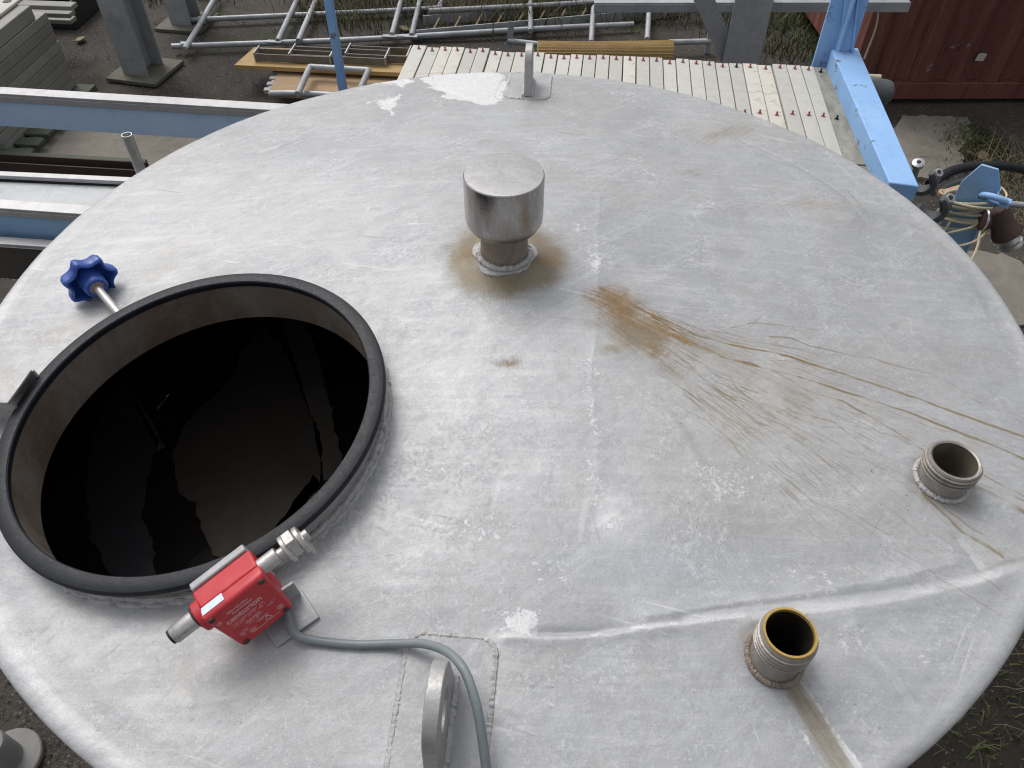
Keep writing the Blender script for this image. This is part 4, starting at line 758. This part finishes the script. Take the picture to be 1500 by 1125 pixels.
# ------------------------------------------------------------------ stacks of grey plates, crate, pallet on the left
sx, sy, lz = -3.466, 5.171, .072; PD = 1.06; PWD = 1.0; fdir = math.atan2(-.088, .996)
names = ['lowest', 'second lowest', 'third lowest', 'fourth lowest', 'fourth highest', 'third highest', 'second highest', 'topmost']
rot = -(-math.radians(90) + math.atan2(.996, .088)); rot = math.radians(-5.05)
fx = V3(math.cos(rot), math.sin(rot), 0); fy = V3(-math.sin(rot), math.cos(rot), 0)
for i in range(8):
    off = random.uniform(-.004, .004); q = MB(); q.box((-PWD / 2, -PD / 2, lz / 2), (PWD, PD, lz - .004))
    o = q.build('plastic_plate', M['grey_plate'], bevel=.004); o.location = (sx + off * fx[0] + random.uniform(-.006, .006) * fy[0], sy + random.uniform(-.008, .008), .05 + i * lz); o.rotation_euler = (0, 0, rot + random.uniform(-.006, .006)); tag(o, 'grey plastic plate, %s of the eight in the left stack' % names[i], 'plastic plate', 'grey plates stacked at the left edge')
for a, b, lab in ((.06, -.04, 'mossy timber block under the far corner of the left stack'), (.06, -1.0, 'mossy timber block under the near corner of the left stack')):
    p = V3(sx, sy, 0) + fx * a + fy * b; tag(MB().box(p + V3(0, 0, .022), (.16, .14, .052), (fx, fy, ez)).build('timber_block', M['green_wood'], None, p, bevel=.004), lab, 'timber block')
zt_ = .05 + 8 * lz
q = MB(); q.box((-PWD / 2, -PD / 2, .05), (PWD, PD - .16, .096)); o = q.build('plastic_plate', M['grey_plate'], bevel=.006); p = V3(sx, sy, 0) - fx * .012 - fy * .05; o.location = (p[0], p[1], zt_); o.rotation_euler = (0, 0, rot + .008); tag(o, 'thick grey plate under the beige tub at top left', 'plastic plate')
zt_ += .1
tb_ = thing('beige_tub', V3(sx, sy, zt_) - fx * .5 - fy * .5, 'beige plastic tub with a white corner atop the grey plates', 'tub'); tb_.rotation_euler = (0, 0, rot)
q = MB(); q.box((0, 0, .012), (.80, .94, .024)); q.build('rim', M['plate_white'], tb_, bevel=.008); q = MB(); q.box((-.05, -.10, .028), (.60, .62, .012)); q.build('pan', M['beige'], tb_, bevel=.006); q = MB(); q.lathe([(.0001, .0), (.030, .0), (.032, -.002)], (.33, .36, .0262), n=20); q.build('hand_hole', M['black_plastic'], tb_)
bp_ = at(100, 50, 0)
for i, (u, v, z_, ln_) in enumerate(((104, 33, .30, .9), (102, 24, .42, .9), (105, 13, .52, .9))):
    p = at(u, v, z_); o = MB().box((-ln_ / 2, .05, 0), (ln_, .10, .036)).build('plastic_plate', M['grey_plate'], bevel=.006); o.location = tuple(p); o.rotation_euler = (0, 0, rot); tag(o, ('lowest pale plate jutting over the black crate', 'middle pale plate jutting out behind the left stack', 'uppermost pale plate jutting out behind the left stack')[i], 'plastic plate', 'pale plates jutting out behind the stack')
bc_ = thing('black_crate', at(98, 45, .0), 'black plastic crate behind the left stack of plates', 'crate', None, rot)
q = MB(); q.box((-.3, .3, .012), (.74, .52, .024)); q.build('floor', M['black_plastic'], bc_)
for dx, dy, sx_, sy_ in ((-.3, .05, .74, .02), (-.3, .55, .74, .02), (.07, .3, .02, .52), (-.67, .3, .02, .52)): MB().box((dx, dy, .11), (sx_, sy_, .22)).build('side', M['black_plastic'], bc_, bevel=.004)
pl = thing('pallet', at(15, 246, 0), 'greenish mossy pallet lying below the blue rail at left', 'pallet', None, rot)
for i in range(4): MB().box((-.35, .08 + i * .15, .075), (1.0, .10, .02)).build('deck_board', M['green_wood'], pl, bevel=.002)
for i in range(3): MB().box((-.78 + i * .42, .30, .032), (.09, .62, .064)).build('bearer', M['green_wood'], pl, bevel=.002)
la, lb_ = at(-160, 222, .05), at(215, 244, .05); tag(MB().bar(la, lb_, .06, .08).build('mossy_timber', M['green_wood'], None, la), 'long mossy green timber on the ground under the blue rail', 'timber')
la, lb_ = at(-160, 234, .08), at(215, 256, .08); q = MB(); q.bar(la, lb_, .10, .01); q.bar(la + ey * .05 + ez * .03, lb_ + ey * .05 + ez * .03, .01, .07); q.bar(la - ey * .05 + ez * .03, lb_ - ey * .05 + ez * .03, .01, .07); tag(q.build('steel_channel', M['rusty'], None, la), 'dark rusty steel channel in front of the mossy timber', 'channel')
# stub pipe beside the tank
pp = at(185.5, 197, 1.7); q = MB(); q.lathe([(.0140, -.9), (.0175, -.9), (.0175, -.002), (.0170, 0), (.0145, 0), (.0140, -.002), (.0140, -.9)], pp, n=28); tag(q.build('upright_pipe', M['chrome'], None, pp), 'open topped bright steel pipe standing left of the tank', 'pipe')

# ------------------------------------------------------------------ tube frames, timber and the rest of the yard
def tubes(o, segs, r=.0242, z=.05, mat='galv'):
    oo = np.array(o.location)
    for nm, pts, *zz_ in segs:
        z_ = zz_[0] if zz_ else z; P = [at(u, v, (z_ if not hasattr(z_, '__len__') else z_[i])) for i, (u, v) in enumerate(pts)]; P = catmull(P, 5) if len(P) > 2 else P
        MB().tube(P, r, 12).build(nm, M[mat], o, oo)
f1 = thing('guard_rail', at(420, 50, 0), 'long galvanised tube frame lying flat on the ground at upper left', 'tube frame', 'galvanised tube frames on the ground')
tubes(f1, [('rail', [(276, 29.5), (480, 20), (632, 12.5), (644, 8), (648, -6)]), ('rail', [(252, 68), (500, 59), (660, 50), (790, 42), (928, 35.5)]),
           ('crossbar', [(271, 72), (296, 30), (318, -8)], .075), ('crossbar', [(407, 60), (438, -6)], .085), ('crossbar', [(437, 60), (466, -8)], .085), ('crossbar', [(574, 51), (590, -8)], .085), ('crossbar', [(603, 52), (617, -8)], .085), ('crossbar', [(777, 46), (777, -10)], .085)])
oo = np.array(f1.location)
for u, v in ((402, 61), (571, 53), (601, 53)): p = at(u, v, .082); MB().box(p, (.13, .05, .012), (ex, ey, ez)).build('clip', M['galv'], f1, oo, bevel=.003)
for u, v in ((271, 67), (296, 29.5)): p = at(u, v, .055); MB().tube([p - V3(.03, 0, 0), p + V3(.03, 0, 0)], .036, 14).build('coupler', M['galv'], f1, oo, bevel=.003)
f2 = thing('guard_rail', at(820, 20, 0), 'galvanised tube frame leaning among weeds behind the tan roll', 'tube frame', 'galvanised tube frames on the ground')
tubes(f2, [('rail', [(628, 16), (780, 8.5), (925, 0)], .10), ('rail', [(870, 10.5), (950, 11), (1030, 10)], .12), ('post', [(866, 62), (869, 16), (872, 10)], .10), ('post', [(948, 58), (951, 10)], .10), ('foot_rail', [(745, 60), (800, 66)], .10), ('foot_rail', [(980, 62), (1040, 60.5)], .10)])
oo = np.array(f2.location); p = at(1038, 60, .10); MB().box(p, (.04, .02, .20)).build('end_plate', M['galv'], f2, oo, bevel=.002)
p = at(745, 60, .10); MB().bar(p + V3(0, 0, -.06), p + V3(.03, .02, .16), .05, .012, up=(0, 1, 0)).build('hook_plate', M['galv'], f2, oo)
ld = thing('cable_ladder', at(760, 45, 0), 'grey ladder tray with slanting rungs lying behind the tube frame', 'ladder'); oo = np.array(ld.location)
a, b = at(600, 52, .04), at(1000, 16, .04); MB().bar(a, b, .012, .085).build('side_rail', M['column'], ld, oo); a2, b2 = at(620, 29, .04), at(870, 8, .04); MB().bar(a2, b2, .012, .075).build('side_rail', M['column'], ld, oo)
for i in range(8): u = 634 + i * 31; MB().tube([at(u, 45 - (u - 634) * .085, .06), at(u + 10, 27 - (u - 634) * .085, .06)], .011, 8).build('rung', M['straw'], ld, oo)
# boards with steel brackets
bd = [at(u, v, .20) for u, v in ((343, 95), (372, 69), (625, 78), (620, 108))]
q = MB(); q.add(bd + [p - ez * .035 for p in bd], [(0, 3, 2, 1), (4, 5, 6, 7), (0, 1, 5, 4), (1, 2, 6, 5), (2, 3, 7, 6), (3, 0, 4, 7)]); tag(q.build('timber_board', M['timber'], None, bd[0], bevel=.003), 'yellow plywood board lying under the brown steel brackets', 'board')
dx = nrm(bd[3] - bd[0])
for i, (u, v, ln_) in enumerate(((375, 90, .62), (426, 91, .78), (508, 90, .50))):
    o = thing('steel_bracket', at(u, v, .20), ('small brown steel bracket at the left end of the yellow board', 'open brown steel frame in the middle of the yellow board', 'brown steel frame on the yellow board next to the white plates')[i], 'bracket', 'brown steel brackets on the board'); oo = np.array(o.location); a = oo + ez * .005; dyy = np.cross(ez, dx); dep = .10 + .05 * (i > 0)
    MB().bar(a + ez * .03, a + dx * ln_ + ez * .03, .012, .06).build('side', M['bracket'], o, oo, bevel=.002); MB().bar(a + dyy * dep + ez * .03, a + dyy * dep + dx * ln_ + ez * .03, .012, .06).build('side', M['bracket'], o, oo, bevel=.002)
    for s_ in (0, 1): e_ = a + dx * ln_ * s_; MB().bar(e_ - dyy * .01 + ez * .035, e_ + dyy * (dep + .03) + ez * .035, .012, .07).build('end_bar', M['steel_dull'], o, oo, bevel=.002)
pd = [at(u, v, .14) for u, v in ((392, 137), (411, 98), (620, 108), (600, 146))]
q = MB(); q.add(pd + [p - ez * .03 for p in pd], [(0, 3, 2, 1), (4, 5, 6, 7), (0, 1, 5, 4), (1, 2, 6, 5), (2, 3, 7, 6), (3, 0, 4, 7)]); tag(q.build('plywood_sheet', M['ply'], None, pd[0], bevel=.002), 'weathered plywood sheet below the square tube frame', 'board')
q = MB()
for i in range(5): p = at(392 + i * 4.2, 133 - i * 8.5, .12); q.box(p, (.05, .05, .035))
q.bar(at(394, 134, .118), at(411, 98, .118), .03, .02)
tag(q.build('slotted_edge', M['galv'], None, at(400, 118, .12), bevel=.003), 'notched grey metal strip along the left edge of the plywood', 'strip')
f3 = thing('square_frame', at(500, 120, .1), 'square frame of grey tube lying on the plywood sheet', 'tube frame'); tubes(f3, [('tube', [(436, 138), (454, 98)], .235), ('tube', [(454, 98), (540, 103)], .235), ('tube', [(540, 103), (528, 130)], .235), ('tube', [(395, 137), (440, 137), (500, 140)], .15)], .024)
# rolled tan mesh
rollc = [at(u, v, .95) for u, v in ((787, 78), (984, 80))]; rl = thing('mesh_roll', (rollc[0] + rollc[1]) / 2 * V3(1, 1, 0) + V3(0, 0, .90), 'rolled tan mesh mat lying behind the white plates', 'mesh roll'); oo = np.array(rl.location); d = nrm(rollc[1] - rollc[0]); L_ = np.linalg.norm(rollc[1] - rollc[0])
q = MB(); q.lathe([(.0001, 0), (.060, 0), (.064, .02), (.060, L_ * .3), (.067, L_ * .7), (.074, L_ - .03), (.072, L_), (.0001, L_)], rollc[0], d, 28); q.build('core', M['mat'], rl, oo)
q = MB(); x_, y_, _ = frame(d)
for k in range(64):
    s_ = L_ * (k + .5) / 64; rd = np.interp(s_ / L_, (0, .3, .7, 1), (.066, .063, .070, .077)); q.tube([rollc[0] + d * s_ + (x_ * math.cos(a) + y_ * math.sin(a)) * rd for a in np.linspace(0, 2 * math.pi, 17)[:-1]], .0028, 4, closed=True)
for k in range(26):
    a = 2 * math.pi * k / 26; q.tube([rollc[0] + d * L_ * s_ + (x_ * math.cos(a) + y_ * math.sin(a)) * rd for s_, rd in ((0, .068), (.3, .065), (.7, .072), (1, .079))], .0028, 4)
structure(q.build('strands', M['mat'], rl, oo), 'stuff')
q = MB()
for s_ in (.15, .85): p = rollc[0] + d * L_ * s_; q = MB(); q.box(V3(p[0], p[1], .44) - oo, (.09, .09, .90)); q.build('prop', M['green_wood'], rl)

# ------------------------------------------------------------------ clutter right of the tank
def vz(u, v, z): return at(u, v, z)
bp0 = at(1451, 243, 1.66); br = thing('bracket_post', V3(bp0[0], bp0[1], 0), 'upright blue steel plate post with clipped corners right of the tank', 'post'); oo = np.array(br.location)
fxn = nrm(V3(CAM[0] - bp0[0], CAM[1] - bp0[1], 0)); rx = np.cross(fxn, ez) * -1; rx = nrm(np.cross(ez, fxn))
q = MB(); wd = .058; q.prism([(-wd, -1.66), (wd, -1.66), (wd, -.06), (wd - .032, 0), (-.026, 0), (-wd, -.075)], bp0, rx, ez, .010); q.build('plate', M['blue_deep'], br, oo, bevel=.002)
q = MB(); q.bar(bp0 + rx * wd + ez * -.07, bp0 + rx * wd - ez * 1.6, .006, .05, up=fxn); q.build('stiffener', M['blue_deep'], br, oo, bevel=.001)
rc = at(1456, 292, 1.60); q = MB(); q.tube([rc + (rx * .036 * math.cos(a) + nrm(ez * .6 + fxn * .7) * .030 * math.sin(a)) for a in np.linspace(0, 2 * math.pi, 25)[:-1]], .0105, 12, closed=True); q.box(rc + rx * .034, (.03, .03, .022), (rx, fxn, ez)); q.build('eye_ring', M['blue'], br, oo, bevel=.002)
q = MB(); q.tube([rc - rx * .045 - ez * .004, rc - rx * .02], .008, 10); q.build('eye_bolt', M['iron'], br, oo)
# cream cable wound round the post
mc = at(1423, 303, 1.52); mc = V3(bp0[0], bp0[1], 1.50); mc = mc + fxn * .004; turns = []; N_t = 150
for k in range(N_t):
    a = 2 * math.pi * k / 17.3; wob = .010 * math.sin(k * .37) + .008 * math.sin(k * .11 + 1); tz = .035 * math.sin(k * .083) + .018 * math.sin(k * .231) - .03 * (k / N_t - .5)
    turns.append(mc + rx * (wd + .022 + wob) * math.cos(a) + fxn * (.030 + wob * .6) * math.sin(a) + ez * (tz + .030 * math.cos(a + .4)))
rp = thing('cable_coil', mc, 'cream cable wound many turns round the blue plate post', 'cable'); oo = np.array(rp.location)
MB().tube(catmull(turns, 3), .0050, 8).build('coil', M['rope'], rp, oo)
for P in ([(1452, 318), (1440, 345), (1415, 358), (1385, 362)], [(1446, 316), (1425, 332), (1395, 340), (1370, 345)], [(1450, 320), (1436, 340), (1432, 360), (1424, 378), (1412, 392)], [(1392, 325), (1381, 340), (1370, 352)], [(1424, 302), (1426, 285), (1440, 271), (1462, 272), (1474, 284), (1470, 296)]):
    MB().tube(catmull([at(u, v, 1.47 if i else 1.50) for i, (u, v) in enumerate(P)], 6), .0040, 8).build('loose_end', M['rope'], rp, oo)
# brown pipe fitting with couplings
vc = at(1466, 324, 1.50); vv = thing('pipe_fitting', vc, 'brown cast iron pipe tee with a bright coupling beside the cream cable', 'pipe fitting'); oo = np.array(vv.location)
dn = nrm(at(1479, 352, 1.44) - vc); q = MB(); q.lathe([(.030, -.055), (.036, -.05), (.038, -.02), (.036, .02), (.044, .04), (.046, .058), (.038, .06), (.0001, .06)], vc, dn, 28); q.lathe([(.0001, -.062), (.02, -.06), (.030, -.055)], vc, dn, 28); q.build('body', M['iron'], vv, oo)
lf = nrm(nrm(at(1440, 332, 1.50) - vc) - fxn * .6); q = MB(); q.lathe([(.027, 0), (.027, .04), (.036, .042), (.036, .06), (.030, .062), (.0001, .062)], vc, lf, 24); q.build('side_branch', M['iron'], vv, oo)
q = MB(); q.lathe([(.037, .050), (.039, .054), (.037, .058)], vc, lf, 24); q.build('gasket_ring', M['chrome'], vv, oo)
q = MB(); q.lathe([(.030, .058), (.030, .085), (.036, .088), (.036, .102), (.029, .104), (.026, .09), (.0001, .09)], vc, dn, 28); q.build('coupling', M['chrome'], vv, oo)
q = MB(); a, b = at(1470, 298, 1.56), at(1545, 304, 1.56); tag(MB().tube([a, b], .010, 14).build('grey_pipe', M['galv'], None, a), 'thin grey pipe running off the right edge', 'pipe')
# castings and hose between beam and post
def yoke(u, v, z, s, label):
    p = at(u, v, z); o = thing('pipe_clamp', p, label, 'pipe clamp', 'grey pipe clamps by the beam end'); q = MB(); pr = []
    for a in np.linspace(-150, 60, 16): r_ = math.radians(a); pr.append((s * math.cos(r_), s * math.sin(r_)))
    for a in np.linspace(60, -150, 16): r_ = math.radians(a); pr.append((s * .66 * math.cos(r_), s * .66 * math.sin(r_)))
    q.prism(pr, -fxn * s * .5, rx, ez, s * 1.0); q.build('band', M['cast'], o, bevel=s * .05)
    q = MB(); q.lathe([(s * .15, -s * .12), (s * .29, -s * .12), (s * .30, s * .09), (s * .16, s * .12), (s * .15, -s * .12)], rx * s * .70 + ez * s * .70, nrm(fxn * .35 + ez * .9 + rx * .4), 20); q.build('ear', M['galv'], o); q = MB(); q.box(rx * s * .6 + ez * s * .3, (s * .5, s * .7, s * .9), (nrm(rx + ez * .5), fxn, nrm(ez - rx * .5))); q.build('lug', M['cast'], o, bevel=s * .1); return o
yoke(1352, 262, 1.60, .050, 'grey cast pipe clamp tucked under the end of the blue beam'); yoke(1366, 300, 1.56, .055, 'larger cast pipe clamp with a bright ear below the first one')
p = at(1345, 240, 1.60); q = MB(); q.lathe([(.008, -.010), (.0185, -.010), (.020, .006), (.010, .010), (.008, .010), (.008, -.010)], p, nrm(fxn * .4 + ez), 22); q.bar(p - ez * .01, p - ez * .11 + rx * .01, .020, .012, up=fxn); tag(q.build('eye_bolt', M['chrome'], None, p), 'bright steel eye bolt just past the blue beam end', 'eye bolt')
a = [at(1362, 270, 1.5), at(1395, 250, 1.5), at(1440, 243, 1.48), at(1490, 246, 1.40), at(1540, 262, 1.3)]; tag(MB().tube(catmull(a, 7), .017, 14).build('black_hose', M['rubber'], None, a[0]), 'thick black hose passing behind the blue plate post', 'hose')
a = [at(1366, 283, 1.46), at(1392, 268, 1.46), at(1425, 260, 1.46)]; tag(MB().tube(catmull(a, 7), .012, 14).build('grey_hose', M['cement_grey'], None, a[0]), 'pale grey hose below the thick black hose', 'hose')
p0, p1 = at(1382, 284, 1.52), at(1418, 274, 1.52); q = MB(); d = nrm(p1 - p0); q.bar(p0, p1, .030, .016); q.lathe([(.007, -.009), (.019, -.009), (.019, .009), (.007, .009), (.007, -.009)], p0, ez, 20); tag(q.build('lever', M['lever'], None, p0, bevel=.003), 'worn orange lever handle beside the cast clamps', 'lever')
# flanged post at bottom left
fp = at(13, 1112, .02); fo = thing('flanged_post', V3(fp[0], fp[1], 0), 'grey post on a round foot flange at the bottom left corner', 'post'); q = MB(); q.lathe([(.105, 0), (.110, .003), (.110, .020), (.106, .024), (.055, .026), (.0001, .026)], (0, 0, 0), n=48); q.build('foot_flange', M['cement_grey'], fo); q = MB(); q.lathe([(.060, .02), (.060, .16), (.054, .17), (.0001, .17)], (-.01, .0, 0), n=36); q.build('pipe', M['cement_grey'], fo)

# ------------------------------------------------------------------ gravel, dead grass and weeds
def stones(name, px_area, n, s0, s1, mat):
    q = MB(); P = [at(u, v, 0)[:2] for u, v in px_area]; P = np.array(P); lo, hi = P.min(0), P.max(0)
    base = [(-1, 0, 0), (1, 0, 0), (0, -1, 0), (0, 1, 0), (0, 0, 1), (0, 0, -.4)]; F = [(0, 2, 4), (2, 1, 4), (1, 3, 4), (3, 0, 4), (2, 0, 5), (1, 2, 5), (3, 1, 5), (0, 3, 5)]
    for _ in range(n):
        c = lo + (hi - lo) * rng.random(2); s_ = s0 + (s1 - s0) * rng.random() ** 3; a = rng.random() * 6.3; ca_, sa_ = math.cos(a), math.sin(a); vs = []
        for x, y, z in base: k = .6 + .6 * rng.random(3); x, y, z = x * k[0] * s_, y * k[1] * s_ * .8, z * k[2] * s_ * .6; vs.append((c[0] + x * ca_ - y * sa_, c[1] + x * sa_ + y * ca_, z + .001))
        q.add(vs, F)
    o = q.build(name, mat, smooth=0); structure(o, 'stuff'); return o
tag(stones('gravel', [(-20, 930), (200, 1160), (-150, 1100), (60, 1000)], 2600, .003, .011, M['stone']), 'loose grey gravel on the ground at bottom left', 'gravel')
tag(stones('stone_chips', [(1330, 1170), (1560, 880), (1560, 1170), (1450, 980)], 700, .003, .012, M['stone']), 'scattered stone chips on dark soil at bottom right', 'gravel')
def debris(name, px, label):
    p = at(*px, .01); o = MB().prism([(-.05, -.03), (.04, -.04), (.07, .01), (.02, .045), (-.04, .03)], (0, 0, 0), (1, 0, 0), (0, 1, 0), .012).build(name, M['straw'], smooth=0); o.location = tuple(p); o.rotation_euler = (.15, -.1, px[0]); tag(o, label, 'debris')
debris('dead_leaf', (593, 43), 'dead yellowish leaf between two bars of the tube frame'); debris('wood_chip', (118, 58), 'pale wood chip on the ground beside the black crate'); debris('pale_scrap', (1440, 230), 'pale scrap lying on moss above the black hose')
tag(stones('rubble', [(130, 40), (400, 140), (60, 130), (1000, 20)], 1500, .004, .018, M['stone']), 'scattered rubble across the yard behind the tank', 'gravel')
def grass(name, area, n, h0, h1, w, mat, label, lean=.8, clump=.15):
    q = MB(); A2 = np.array([at(u, v, 0)[:2] for u, v in area]); lo, hi = A2.min(0), A2.max(0); nc = max(3, n // 14); cs = lo + (hi - lo) * rng.random((nc, 2))
    for _ in range(n):
        c = cs[rng.integers(nc)] + rng.normal(0, clump, 2); h = h0 + (h1 - h0) * rng.random() ** 1.6; a = rng.random() * 6.3; L = lean * (rng.random() ** .7) * h; d = np.array((math.cos(a), math.sin(a))); s_ = np.array((-d[1], d[0])) * w * (.6 + .8 * rng.random()); vs = []
        b2 = rng.normal(0, .25) * h
        for t in (0, .35, .7, 1.0):
            p = c + d * L * t ** 1.7 + np.array((-d[1], d[0])) * b2 * t * t; z = h * (t - .38 * (L / max(h, 1e-6)) * t * t); ww = 1 - t * .85
            vs += [(*(p - s_ * ww), z), (*(p + s_ * ww), z)]
        q.add(vs, [(0, 1, 3, 2), (2, 3, 5, 4), (4, 5, 7, 6)])
    o = q.build(name, mat, smooth=60); structure(o, 'stuff'); return tag(o, label, 'grass')
grass('dry_grass', [(470, 26), (1215, 30), (470, -60), (1215, -60)], 5200, .12, .50, .0035, M['straw'], 'dry straw coloured weeds along the top behind the tube frames')
grass('green_weeds', [(480, 30), (1215, 40), (480, -70), (1215, -70)], 5200, .05, .26, .006, M['weed'], 'low green weeds between the dry stalks at the top', .7)
grass('weed_patch', [(1120, 100), (1210, 20), (1120, 20), (1210, 100)], 900, .05, .22, .006, M['weed'], 'green weeds beside the thick column behind the plates', .7)
grass('dead_twigs', [(1475, 230), (1570, 230), (1485, 345), (1570, 345)], 800, .05, .30, .003, M['straw'], 'tangled dead twigs on the ground at the right edge', 2.2)
grass('moss_tufts', [(1400, 190), (1470, 240), (1430, 200), (1450, 250)], 1600, .01, .05, .006, M['weed'], 'low moss tufts beside the concrete patch at right', .8, .1)
grass('soil_grass', [(1340, 1150), (1540, 900), (1540, 1160), (1420, 1010)], 170, .03, .16, .0016, M['straw'], 'sparse dead grass on dark soil at bottom right', 1.3)
grass('soil_weeds', [(1340, 1150), (1540, 900), (1540, 1160), (1420, 1010)], 900, .01, .06, .004, M['weed'], 'low green growth on dark soil at bottom right', .8)
grass('corner_weeds', [(100, -40), (330, -40), (100, 2), (330, 2)], 1500, .05, .25, .006, M['weed'], 'green weeds at the top left behind the column', .7)
